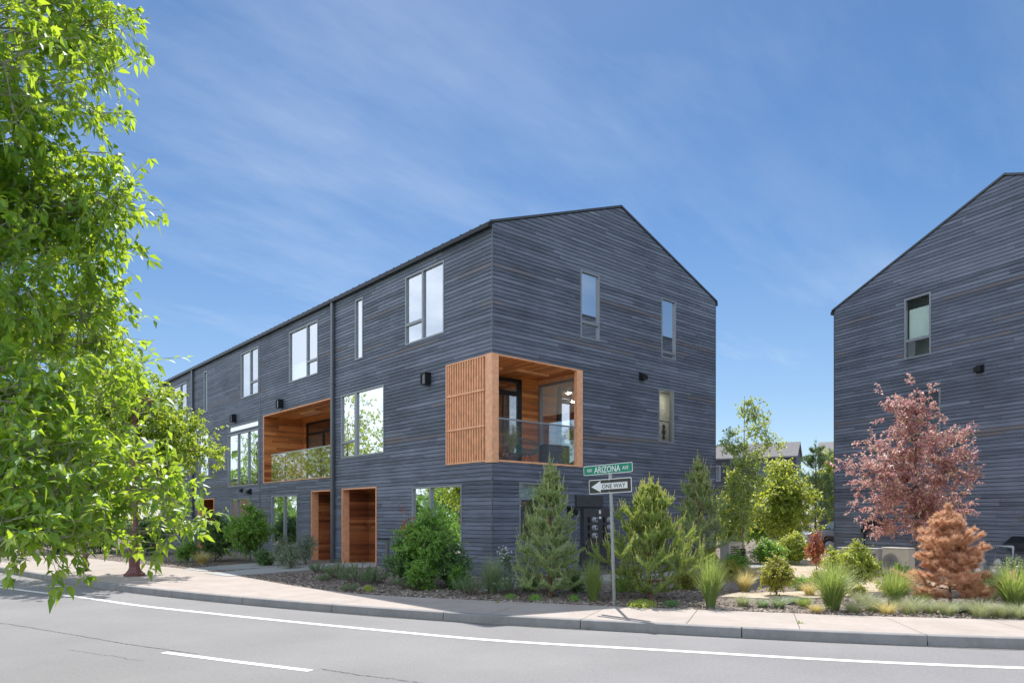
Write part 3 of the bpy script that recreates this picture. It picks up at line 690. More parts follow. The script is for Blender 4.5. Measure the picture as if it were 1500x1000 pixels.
mb = MB(); mb.fbox(PG, 4.16, 4.25, 1.85, 1.97, .171, .174); mb.fbox(PG, 4.16, 4.27, 1.70, 1.77, .171, .174); mb.obj('notice_label', M['white'], pn)
mb = MB()
for u in (3.62, 3.86, 4.1): mb.tube([PG(u,.9,.22), PG(u,.0,.22)], .035, 8)
mb.obj('conduit', M['pipe'], pn)
# things on and behind the loggia
# ======== neighbouring timber building at the right
def gable_house(name, label, cat, loc, rz, W, L, ez, rzz, rx, wins, base=-.3, sidewins=(), wallmat='siding', group=None, over=.10, nwins=()):
    t = thing(name, label, cat, loc, rz, group)
    gl = lambda q: 0.0 if q <= ez else (q-ez)/(rzz-ez)*rx
    gr = lambda q: W if q <= ez else W-(q-ez)/(rzz-ez)*(W-rx)
    mb = MB()
    siding_wall(mb, PG, gl, gr, base, rzz-.01, [w_[:4] for w_ in wins], 11)
    siding_wall(mb, PS, lambda q: 0.0, lambda q: L, base, ez, [w_[:4] for w_ in sidewins], 12)
    siding_wall(mb, PE(W), lambda q: 0.0, lambda q: L, base, ez, [w_[:4] for w_ in nwins], 13)
    siding_wall(mb, PN(L), gl, gr, base, rzz-.01, [], 14)
    mb.obj('wall', M[wallmat], t)
    for xc in (-.012, W-.012):
        mb = MB(); mb.box(xc, xc+.025, -.014, .012, base, ez-.15); mb.obj('corner_trim', M['pipe'], t)
    gable_roof(t, W, L, ez, rzz, rx, over=over)
    for P, ws in ((PG, wins), (PS, sidewins), (PE(W), nwins)):
        for w_ in ws: win(t, P, *w_[:4], **(w_[4] if len(w_) > 4 else {}))
    mb = MB(); mb.box(.3, W-.3, .9, .95, base, ez); mb.box(.9, .95, 1.0, L-.3, base, ez); mb.obj('inner_wall', M['wall_in'], t)
    return t
ang = math.radians(25.4)
P0 = cw(472/1043*26, 26)
dx, dy = (-math.cos(ang)*FX + math.sin(ang)*RX, -math.cos(ang)*FY + math.sin(ang)*RY)
RZB = math.atan2(dy, dx)
def RB(px, py):        # pixel -> (u, z) on the right building's gable
    r = (px-750)/FPX; t = (472/1043*26 - r*26)/(-math.sin(ang) - r*math.cos(ang))
    dep = 26 - math.cos(ang)*t; return t, CZ + (HY-py)/FPX*dep
def rbw(xa, xb, ya, yb):
    a = RB(xa, ya[0]); b = RB(xb, ya[1]); c = RB(xa, yb[0]); d = RB(xb, yb[1])
    return (a[0], b[0], (c[1]+d[1])/2, (a[1]+b[1])/2)
w1 = rbw(1325, 1364, (440,425.5), (527,519.5)); w2 = rbw(1332, 1378, (577,566), (640,630))
rt, rzv = RB(1472, 258); ezv = RB(1222, 455)[1]
right_house = gable_house('timber_house', 'dark timber gabled house behind the purple leaved tree', 'house', (*P0, 0), RZB, 2*rt, 16, ezv+.0, rzv, rt,
    [(*w1, dict(sub=[(w1[0]+.055, w1[1]-.055, w1[2] + (w1[3]-w1[2])*.30)], blind=(w1[0]+.07, w1[1]-.06, w1[2]+.68, w1[3]-.36), glass='glass_g', label='third-floor window with half-drawn blind')), (*w2, dict(label='second-floor window partly hidden by the purple tree'))], base=-.35)
vu, vz = RB(1436, 540); wall_vent(right_house, PG, vu, vz, .9)
# black regulator and conduit on its wall
cu, cz_ = RB(1272, 775); mb = MB(); mb.tube([PG(cu-.1, cz_+.2, .08), PG(cu-.1, -.2, .08)], .045, 8); mb.fbox(PG, cu-.02, cu+.35, cz_-.02, cz_+.30, .012, .16); mb.fbox(PG, cu+.40, cu+.75, cz_+.02, cz_+.36, .012, .2); mb.fbox(PG, cu-.22, cu-.02, cz_-.1, cz_+.02, .04, .12)
mb.obj('utility_box', M['black'], right_house, bevel=.006)
mb = MB(); qa = RB(1494, 792); mb.hexa([PG(qa[0]-.35,qa[1]-.2,.012),PG(qa[0]+.5,qa[1]-.2,.012),PG(qa[0]+.5,qa[1]-.2,.42),PG(qa[0]-.35,qa[1]-.2,.42)], [PG(qa[0]-.2,qa[1]+.14,.012),PG(qa[0]+.4,qa[1]+.14,.012),PG(qa[0]+.4,qa[1]-.05,.36),PG(qa[0]-.2,qa[1]-.05,.36)])
mb.obj('exhaust_hood', M['black'], right_house, bevel=.01)

# ======== houses beyond
xh, yh = cw((1172-750)/FPX*60, 60)
# gable faces right-front, eave side faces the viewer: ridge runs away to the left
M['siding_b'] = M['siding']
def far_house(name, label, dep, pxr, yr, pxe, ye, L, half, windows, side):
    t = thing(name, label, 'house')
    # local frame: x along the ridge from the right gable to the left, y away from the viewer
    lat = (pxe-750)/FPX*dep; x0, y0 = cw(lat, dep); az = math.atan2(-RY, -RX) - math.radians(27)
    t.location = (x0, y0, 0); t.rotation_euler = (0, 0, az)
    ez = CZ + (HY-ye)/FPX*dep; rz = CZ + (HY-yr)/FPX*(dep+half*.9)
    PA = lambda u, q, d: (u, d, q)              # eave wall, towards the viewer (local +y is towards viewer here)
    mb = MB(); siding_wall(mb, PA, lambda q: 0.0, lambda q: L, -.3, ez, [w_[:4] for w_ in windows], 21)
    PGb = lambda u, q, d: (-d, -u, q)           # right gable wall
    gl = lambda q: 0.0 if q <= ez else (q-ez)/(rz-ez)*half
    gr = lambda q: 2*half if q <= ez else 2*half-(q-ez)/(rz-ez)*half
    siding_wall(mb, PGb, gl, gr, -.3, rz-.01, [w_[:4] for w_ in side], 22)
    PGc = lambda u, q, d: (L+d, -u, q); siding_wall(mb, PGc, gl, gr, -.3, rz-.01, [], 23)
    PAc = lambda u, q, d: (u, -2*half-d, q); siding_wall(mb, PAc, lambda q: 0.0, lambda q: L, -.3, ez, [], 24)
    mb.obj('wall', M['siding_far'], t)
    mb = MB(); th = .14
    for ys, ye2 in ((.18, -half), (-2*half-.18, -half)):
        zo = ez - .18*(rz-ez)/half
        mb.hexa([(-.15,ys,zo),(L+.15,ys,zo),(L+.15,ye2,rz),(-.15,ye2,rz)], [(-.15,ys,zo+th),(L+.15,ys,zo+th),(L+.15,ye2,rz+th),(-.15,ye2,rz+th)])
    mb.obj('roof', M['shingle'], t)
    for P, ws in ((PA, windows), (PGb, side)):
        for w_ in ws: win(t, P, *w_[:4], **(w_[4] if len(w_) > 4 else {}))
    mb = MB(); mb.box(.3, L-.3, -.75, -.7, -.3, ez); mb.obj('inner_wall', M['wall_in'], t)
    return t
M['shingle'] = plain('grey_roof_shingles', (.16,.155,.16), .85, var=.25, scale=5)
s60 = 60/FPX
far_house('dark_house', 'distant dark house with grey pitched roof behind the slim aspen', 60, 1172, 649, 1166, 668, 14.0, 2.3,
    [(.9,2.0,5.1,6.55,dict(fw=.09)), (2.2,3.2,5.1,6.55,dict(fw=.09)), (6.2,7.4,4.9,6.3,dict(fw=.09)), (9.5,11.5,4.9,6.3,dict(fw=.09))], [(1.2,1.7,3.4,6.4,dict(fw=.08)), (2.7,3.2,3.4,6.2,dict(fw=.08))])
far_house('dark_house', 'roof and window of a far dark house beside the right-hand gable wall', 50, 1262, 648, 1252, 664, 2.35, 2.6, [(1.15,2.15,3.9,5.7,dict(fw=.08))], [])

# ======== brick building far left
M['brick'] = None
m, nt, b = mat_new('red_brick'); co = coords(nt); br = nd(nt, 'ShaderNodeTexBrick'); mp = nd(nt, 'ShaderNodeMapping'); mp.inputs['Rotation'].default_value = (math.pi/2,0,0)
nt.links.new(co, mp.inputs[0]); nt.links.new(mp.outputs[0], br.inputs['Vector'])
for k, v_ in (('Scale', 1.0), ('Brick Width', .23), ('Row Height', .08), ('Mortar Size', .008)): br.inputs[k].default_value = v_
br.inputs['Color1'].default_value = (.26,.10,.07,1); br.inputs['Color2'].default_value = (.34,.15,.11,1); br.inputs['Mortar'].default_value = (.38,.34,.31,1)
nt.links.new(br.outputs[0], b.inputs['Base Color']); b.inputs['Roughness'].default_value = .9; M['brick'] = m
bx, by = cw(-(750-30)/FPX*52, 52)
bb = thing('brick_building', 'low red brick building glimpsed under the branches at far left', 'building', (bx, by, 0), math.atan2(RY, RX))
mb = MB()
for a in ((-14,-1.9,0,8,-.4,5.2), (-.9,.9,0,8,-.4,5.2), (-1.9,-.9,0,8,2.3,5.2)): mb.box(*a)
mb.obj('wall', M['brick'], bb)
mb = MB(); mb.box(-1.9, -.9, .25, .3, -.4, 2.3); mb.obj('door', M['black'], bb)
mb = MB(); mb.box(-14.2, 1.1, -.25, 8.2, 5.2, 5.45); mb.obj('roof', M['roof'], bb)
mb = MB(); mb.box(-.75, .55, -.06, -.02, .35, 2.0); f = mb.obj('window', M['white'], bb); mb = MB(); mb.box(-.68, .48, -.075, -.065, .42, 1.93); mb.obj('pane', M['glass'], f)

# ======== pickup parked behind
def pickup(label, loc, rz):
    t = thing('pickup_truck', label, 'pickup', loc, rz)      # local x: length, nose at -x
    bodyp = [(-2.75,.55),(-2.8,.95),(-2.6,1.08),(-1.25,1.16),(-1.2,1.2),(.9,1.2),(.95,1.22),(2.75,1.22),(2.8,.6)]
    def arch(cx, r=.46):
        return [(cx + r*math.cos(a), .42 + r*math.sin(a)) for a in [math.radians(d) for d in range(10, 171, 16)]]
    low = [(2.8,.5)] + arch(1.75) + arch(-1.75) + [(-2.75,.5)]
    mb = MB(); poly = bodyp[:-1] + [(2.8,.6)] + low
    mb.prism(poly, -.95, .95); mb.obj('body', M['carpaint'], t, bevel=.03)
    mb = MB(); mb.hexa([(-1.3,-.86,1.17),(.85,-.86,1.2),(.85,.86,1.2),(-1.3,.86,1.17)], [(-.55,-.72,1.82),(.6,-.72,1.84),(.6,.72,1.84),(-.55,.72,1.82)]); cb_ = mb.obj('cab', M['carpaint'], t, bevel=.05)
    mb = MB()
    for s in (-1, 1): mb.hexa([(-1.0,s*.85,1.24),(.72,s*.85,1.26),(.72,s*.835,1.26),(-1.0,s*.835,1.24)], [(-.5,s*.755,1.72),(.55,s*.755,1.74),(.55,s*.74,1.74),(-.5,s*.74,1.72)])
    mb.obj('window', M['glass'], cb_)
    for x in (-1.75, 1.75):
        for s in (-1, 1):
            mb = MB(); mb.lathe([(.0,-.12),(.30,-.12),(.37,-.08),(.37,.08),(.30,.12),(.0,.12)], (x, s*.86, .37), 22, axis=1); wh = mb.obj('wheel', M['rubber'], t)
            mb = MB(); mb.lathe([(.0,-.01),(.23,-.01),(.25,.01),(.0,.015)], (x, s*.99, .37), 18, axis=1); mb.obj('rim', M['galv'], wh)
    for s in (-.7, .7):
        mb = MB(); mb.box(-2.84, -2.74, s-.16, s+.16, .82, .98); mb.obj('headlight', M['white'], t, bevel=.02)
    mb = MB(); mb.box(-2.86, -2.76, -.9, .9, .45, .62); mb.box(2.76, 2.88, -.9, .9, .48, .62); mb.obj('bumper', M['galv'], t, bevel=.02)
    return t
m, nt, b = mat_new('silver_paint'); b.inputs['Base Color'].default_value = (.30,.32,.35,1); b.inputs['Metallic'].default_value = .5; b.inputs['Roughness'].default_value = .3; b.inputs['Coat Weight'].default_value = .6
nt.links.new(ramp(nt, noise(nt, coords(nt), 3, 4), [(.3, (.27,.29,.32)), (.7, (.34,.36,.39))]), b.inputs['Base Color']); M['carpaint'] = m
M['rubber'] = plain('rubber', (.025,.025,.026), .8)
tx, ty = cw((1226-750)/FPX*36, 36)
pickup('silver pickup parked beyond the planting, half hidden by the right-hand house', (tx + RX*.95, ty + RY*.95, -.05), math.atan2(RY, RX))

# ======== street furniture
px_, py_, _ = GG(900, 887)
sg = thing('street_sign', 'one way arrow and green avenue name plate on a perforated steel post', 'street sign', (px_, py_, 0))
lean = Matrix.Rotation(math.radians(1.7), 4, Vector((FX, FY, 0))*-1)
mb = MB(); top = 2.68
def lp_(x, y, zq): return tuple(lean @ Vector((x, y, zq)))
mb.hexa([lp_(-.024,-.024,-.2),lp_(.024,-.024,-.2),lp_(.024,.024,-.2),lp_(-.024,.024,-.2)], [lp_(-.024,-.024,top),lp_(.024,-.024,top),lp_(.024,.024,top),lp_(-.024,.024,top)])
post = mb.obj('post', M['galv'], sg, bevel=.003)
mb = MB()
k = .12
while k < 2.15:
    mb.lathe([(.0,-.001),(.006,-.001),(.006,.0),(.0,.0)], lp_(-.0245, 0, k), 8, axis=0); k += .05
mb.obj('perforation', M['black'], post)
M['sgreen'] = plain('sign_green', (.0,.22,.13), .4, var=.05); M['swhite'] = plain('sign_white', (.74,.75,.76), .4, var=.04); M['sblack'] = plain('sign_black', (.035,.032,.026), .4, var=.2, scale=10)
# sign plates face -x; reading direction is -y
tilt = math.radians(0.6)
def SP(zc, yc): 
    def P(u, zq, d): # u along reading direction from plate centre, d towards the street
        return lp_(-.03-d, -(u)+yc, zc+zq)
    return P
def rrect(w, h, r, n=5):
    pts = []
    for cx, cy, a0 in ((w/2-r,h/2-r,0),(-w/2+r,h/2-r,90),(-w/2+r,-h/2+r,180),(w/2-r,-h/2+r,270)):
        for i in range(n+1):
            a = math.radians(a0 + 90*i/n); pts.append((cx + r*math.cos(a), cy + r*math.sin(a)))
    return pts
def plate(P, w, h, r, d0, d1, mat, name, par):
    pts = rrect(w, h, r); mb = MB(); mb.hexa([P(a, b_, d0) for a, b_ in pts], [P(a, b_, d1) for a, b_ in pts]); return mb.obj(name, M[mat], par)
def text_mesh(s, P, u0, u1, z0, z1, d, mat, par):
    cu = bpy.data.curves.new('lettering', 'FONT'); cu.body = s; cu.resolution_u = 3; cu.offset = .012
    o = bpy.data.objects.new('lettering_src', cu); COL.objects.link(o); bpy.context.view_layer.update()
    me = bpy.data.meshes.new_from_object(o.evaluated_get(bpy.context.evaluated_depsgraph_get())); bpy.data.objects.remove(o)
    v = np.array([q.co[:] for q in me.vertices]); lo = v.min(0); hi = v.max(0)
    for q in me.vertices:
        a = (q.co.x-lo[0])/(hi[0]-lo[0]); b_ = (q.co.y-lo[1])/(hi[1]-lo[1]); q.co = P(u0+(u1-u0)*a, z0+(z1-z0)*b_, d)
    me.materials.clear(); me.name = 'lettering'; return link('lettering', me, M[mat], par)
W1 = 1.27; P1 = SP(2.70, .05+.0)
pl1 = plate(P1, W1, .19, .03, .0, .004, 'swhite', 'name_plate', sg); plate(P1, W1-.025, .165, .022, .0045, .006, 'sgreen', 'plate_face', pl1)
text_mesh('NW', P1, -.53, -.40, -.035, .035, .0075, 'swhite', pl1); text_mesh('ARIZONA', P1, -.345, .335, -.062, .062, .0075, 'swhite', pl1); text_mesh('AVE', P1, .385, .535, -.035, .035, .0075, 'swhite', pl1)
W2 = 1.10; P2 = SP(2.365, .0)
pl2 = plate(P2, W2, .285, .03, .0, .004, 'swhite', 'arrow_plate', sg); plate(P2, W2-.03, .255, .022, .0045, .006, 'sblack', 'plate_face', pl2)
mb = MB(); ar = [(-.48,0),(-.235,.115),(-.235,.062),(.45,.062),(.45,-.062),(-.235,-.062),(-.235,-.115)]
for poly in (ar,): mb.hexa([P2(a, b_, .0065) for a, b_ in poly], [P2(a, b_, .0075) for a, b_ in poly])
mb.obj('arrow', M['swhite'], pl2)
text_mesh('ONE WAY', P2, -.20, .40, -.043, .043, .009, 'sblack', pl2)
mb = MB(); mb.fbox(SP(2.56,.0), -.03, .03, -.06, .055, -.045, -.005); mb.lathe([(.012,-.0),(.012,-.012),(.0,-.013)], P2(0,.115,.012), 8, axis=0); mb.lathe([(.012,-.0),(.012,-.012),(.0,-.013)], P2(0,-.115,.012), 8, axis=0); mb.obj('bracket', M['galv'], sg)
# lamp post at the left
M['maroon'] = plain('maroon_paint', (.15,.058,.055), .5, var=.2, scale=8)
lx, ly, _ = GG(197, 843)
lpst = thing('street_lamp', 'maroon street lamp post with flared octagonal base on the pavement', 'street lamp', (lx, ly, 0))
mb = MB(); mb.lathe([(.30,.0),(.30,.07),(.24,.10),(.17,.20),(.15,.26),(.155,.95),(.135,1.0),(.10,1.02)], n=8); mb.obj('base', M['maroon'], lpst)
mb = MB(); mb.lathe([(.10,1.021),(.085,3.0),(.07,5.2)], n=12); mb.lathe([(.10,2.6),(.11,2.62),(.11,2.7),(.10,2.72)], n=12); mb.obj('pole', M['maroon'], lpst, smooth=True)
mb = MB(); a0 = Vector((RX, RY, 0)); mb.bar(a0*.0 + Vector((0,0,5.1)), a0*.36 + Vector((0,0,5.18)), .05, .05); mb.obj('arm', M['maroon'], lpst)
mb = MB(); c0 = a0*.45; mb.lathe([(.15,5.10),(.17,5.13),(.17,5.20),(.12,5.28),(.03,5.31)], (c0.x, c0.y, 0), 16); lh = mb.obj('lamp_head', M['maroon'], lpst); mb = MB(); mb.lathe([(.14,5.095),(.13,5.05),(.0,5.045)], (c0.x, c0.y, 0), 16); mb.obj('lamp_lens', M['frosted'], lh)
# traffic plate seen from behind on the same pole
mb = MB(); b0 = Vector((RX, RY, 0)); 
mb.bar(b0*.10 + Vector((0,0,3.88)), b0*.62 + Vector((0,0,3.88)), .012, .32); o = mb.obj('traffic_sign', M['galv'], lpst)
# bollard light by the entry path
bx_, by_, bz_ = GG(567, 842)
bl = thing('path_light', 'slim dark path light with a flat bar head beside the entry path', 'path light', (bx_, by_, bz_))
hb = (842-792)/FPX*Z(842)
mb = MB(); mb.box(-.04, .04, -.06, .06, -.1, hb); mb.obj('post', M['pipe'], bl, bevel=.005)
mb = MB(); a0 = Vector((RX, RY, 0)); mb.bar(Vector((0,0,hb+.02)) - a0*.26, Vector((0,0,hb+.02)) + a0*.07, .12, .05); mb.obj('lamp_head', M['black'], bl, bevel=.004)

# ======== air conditioners and gas meters
M['beige'] = plain('beige_enamel', (.50,.47,.41), .45, var=.06)
M['acgrey'] = plain('grey_enamel', (.33,.34,.35), .45, var=.06)
def ac_unit(name, label, loc, rz, w_, d_, h_, mat, grille, group=None):
    t = thing(name, label, 'air conditioner', loc, rz, group)
    mb = MB(); mb.box(-w_/2, w_/2, -d_/2, d_/2, .08, h_); mb.box(-w_/2-.015, w_/2+.015, -d_/2-.015, d_/2+.015, h_+.001, h_+.03); mb.obj('cabinet', M[mat], t, bevel=.015)
    mb = MB(); mb.box(-w_/2+.05, -w_/2+.12, -d_/2, d_/2, -.1, .08); mb.box(w_/2-.12, w_/2-.05, -d_/2, d_/2, -.1, .08); mb.obj('foot', M['black'], t)
    if grille == 'fan':
        cx = -w_*.16; r = min(.25, h_*.37); mb = MB(); mb.lathe([(r,-.006),(r,-.02),(r*.94,-.02),(r*.94,-.006)], (cx, -d_/2, h_*.53), 28, axis=1)
        for kq in range(1, 6): mb.lathe([(r*kq/6+.006,-.010),(r*kq/6+.006,-.018),(r*kq/6-.006,-.018),(r*kq/6-.006,-.010)], (cx, -d_/2, h_*.53), 24, axis=1)
        g = mb.obj('fan_grille', M['acgrey'], t)
        mb = MB(); mb.lathe([(.0,-.001),(r*.94,-.001),(r*.94,-.004),(.0,-.004)], (cx, -d_/2, h_*.53), 28, axis=1); mb.obj('fan_opening', M['black'], g)
    else:
        mb = MB(); zq = .2
        while zq < h_-.12: mb.box(-w_/2+.07, w_/2-.07, -d_/2-.012, -d_/2-.001, zq, zq+.03); zq += .07
        mb.obj('louvre_panel', M['black'], t)
    return t
yaw = math.atan2(RY, RX)
def at(px, py, dep, zq=0.0):
    return cw((px-750)/FPX*dep, dep)
x, y = at(1070, 0, 23.2); ac_unit('air_conditioner', 'beige louvred air conditioner beside the black tree guard', (x, y, .02), yaw + .3, .46, .5, CZ - (795-HY)/FPX*23.2, 'beige', 'louvre', 'outdoor units by the houses')
x, y = at(1262, 0, 21.8); ac_unit('air_conditioner', 'wide grey air conditioner under the right house wall', (x, y, 0), RZB+.05, 1.35, .4, CZ - (803-HY)/FPX*21.8, 'acgrey', 'louvre', 'outdoor units by the houses')
x, y = at(1316, 0, 20.6); ac_unit('heat_pump', 'pale heat pump with round fan grille behind the dead pine', (x, y, 0), RZB+.05, .78, .34, CZ - (803-HY)/FPX*20.6, 'beige', 'fan', 'outdoor units by the houses')
x, y = at(1440, 0, 19.0)
M['pale_pipe'] = plain('pale_pipe_paint', (.62,.66,.72), .4, .2, .05)
gm = thing('gas_meter_manifold', 'pale grey gas pipe manifold with small meters against the dark wall', 'gas meters', (x, y, 0), RZB)
s_ = 19/FPX; zt = CZ - (798-HY)*s_
mb = MB(); mb.tube([(-.8,0,zt+.03),(.75,0,zt-.02)], .035, 10); mb.tube([(.75,0,zt-.02),(.75,0,-.1)], .032, 10); mb.tube([(-.8,0,zt+.03),(-.8,0,-.1)], .032, 10)
for u in (-.45, -.1, .3): mb.tube([(u,0,zt),(u,0,zt-.32)], .022, 8)
mb.obj('pipework', M['pale_pipe'], gm, smooth=True)
for u in (-.45, -.1, .3):
    mb = MB(); mb.lathe([(.0,-.09),(.07,-.08),(.10,-.03),(.10,.03),(.07,.07),(.05,.10),(.0,.11)], (u+.09, -.02, zt-.45), 14); mb.box(u-.07, u+.17, -.11, .07, zt-.78, zt-.53); mb.obj('meter', M['meter'], gm, bevel=.008)
    mb = MB(); mb.lathe([(.0,.0),(.055,.0),(.055,-.02),(.0,-.025)], (u+.05, -.111, zt-.66), 14, axis=1); mb.obj('dial', M['white'], gm)

# ======== loggia furniture
M['teal'] = plain('teal_cord', (.02,.20,.23), .45, var=.15, scale=10)
M['shade'] = plain('lamp_shade_fabric', (.62,.5,.36), .8); M['planter'] = plain('dark_planter', (.07,.072,.08), .6, var=.2)
def cord_chair(label, loc, rz):
    t = thing('lounge_chair', label, 'chair', loc, rz, 'round cord chairs on the corner balcony')
    mb = MB(); R_ = .42; pts = []
    for i in range(29):
        a = 2*math.pi*i/28; pts.append((R_*math.cos(a), R_*math.sin(a)*.92, .62 + .20*math.sin(a)))
    mb.tube(pts, .016, 6); inner = []
    for i in range(29):
        a = 2*math.pi*i/28; inner.append((.12*math.cos(a), -.06+.12*math.sin(a), .30))
    mb.tube(inner, .012, 6); fr = mb.obj('frame', M['teal'], t)
    mb = MB()
    for i in range(28):
        for sub in (0, .5):
            a = 2*math.pi*(i+sub)/28; p = Vector((R_*math.cos(a), R_*math.sin(a)*.92, .62+.20*math.sin(a))); q = Vector((.12*math.cos(a), -.06+.12*math.sin(a), .30))
            m_ = (p+q)/2 + Vector((0,0,-.09)); mb.tube([p, m_, q], .006, 4, False)
    mb.obj('seat', M['teal'], t)
    for a in (20, 90, 160, 270):
        mb = MB(); a = math.radians(a); mb.tube([(.12*math.cos(a), -.06+.12*math.sin(a), .30), (.3*math.cos(a), .3*math.sin(a), .0)], .011, 6); mb.obj('leg', M['black'], t)
    return t
cord_chair('teal cord chair at the left behind the balcony plant', (.62, 1.25, 3.31), math.radians(30))
cord_chair('teal cord chair in the middle of the balcony by the glass', (1.92, .72, 3.31), math.radians(-20))
mb = MB(); mb.box(2.35, 3.28, .22, .62, 3.305, 3.93); o = mb.obj('planter_box', M['planter']); tag(o, 'dark planter box behind the glass at the balcony\'s right end', 'planter')
m_ = o.modifiers.new('bevel', 'BEVEL'); m_.width = .012
tl = thing('table_lamp', 'pale drum shade lamp inside the balcony door', 'lamp', (1.75, 3.1, 3.13))
mb = MB(); mb.lathe([(.12,0),(.12,.02),(.015,.03),(.012,1.15)], n=14); mb.obj('stem', M['black'], tl); mb = MB(); mb.lathe([(.20,1.12),(.17,1.52)], n=20); mb.obj('lamp_shade', M['shade'], tl)
# pendant and framed picture in the rooms
pxp, pyp = cw((836-750)/FPX*27.5, 27.5); zp = CZ + (HY-634)/FPX*27.5
pd_ = thing('pendant_lamp', 'black layered pendant lamp against the bright far window of the corner room', 'lamp', (pxp, pyp, zp))
mb = MB(); mb.lathe([(.02,.22),(.30,.06),(.32,.02),(.05,.0)], n=20); mb.lathe([(.05,-.02),(.30,-.04),(.30,-.07),(.16,-.26),(.03,-.28)], n=20); mb.obj('lamp_shade', M['black'], pd_)
mb = MB(); mb.tube([(0,0,.2),(0,0,6.44-zp)], .008, 5); mb.obj('cord', M['black'], pd_)
pf = thing('framed_picture', 'framed leaf print on the wall inside the narrow gable window', 'picture', (9.62, 1.44, 4.95))
mb = MB(); mb.box(-.32, .32, -.02, .0, -.42, .42); mb.obj('frame', M['black'], pf); mb = MB(); mb.box(-.29, .29, -.024, -.021, -.39, .39); cv_ = mb.obj('print', M['swhite'], pf)
mb = MB()
for zc, r in ((.2,.10),(.0,.12),(-.2,.09)): mb.lathe([(.0,-.001),(r,-.001),(r,.0),(.0,.0)], (-.05, -.026, zc), 12, axis=1)
mb.obj('leaf_motif', M['pipe'], pf)
# ------------------------------------------------------------------ vegetation
def unit(a): return a/np.maximum(np.linalg.norm(a, axis=-1, keepdims=True), 1e-9)
def leaf_mesh(name, P, D, N, L, Wd, mat, par, fold=.22, droop=.18):
    n = len(P); D = unit(D); S = unit(np.cross(D, N)); Nn = np.cross(S, D); L = L[:,None]; Wd = Wd[:,None]
    v = np.empty((n,5,3)); v[:,0] = P
    mid = P + D*.45*L; v[:,1] = mid
    t = P + D*L; t[:,2] -= droop*L[:,0]; v[:,2] = t
    v[:,3] = mid + S*Wd*.5 + Nn*Wd*fold - D*.05*L; v[:,4] = mid - S*Wd*.5 + Nn*Wd*fold - D*.05*L
    b = (np.arange(n)*5)[:,None, None]; f = np.array([[0,4,1],[0,1,3],[1,4,2],[3,1,2]])[None] + b
    return mesh_np(name, v, f.reshape(-1,3), mat, par)
def tri_needles(name, P, D, L, Wd, mat, par, rg):
    n = len(P); D = unit(D); S = unit(np.cross(D, rg.normal(size=(n,3)))); L = L[:,None]
    v = np.empty((n,3,3)); v[:,0] = P - S*Wd/2; v[:,1] = P + S*Wd/2; v[:,2] = P + D*L
    return mesh_np(name, v, np.arange(3*n).reshape(-1,3), mat, par)
def curve3(a, b, c, n=6):
    t = np.linspace(0, 1, n)[:,None]; return (1-t)**2*a + 2*t*(1-t)*b + t*t*c
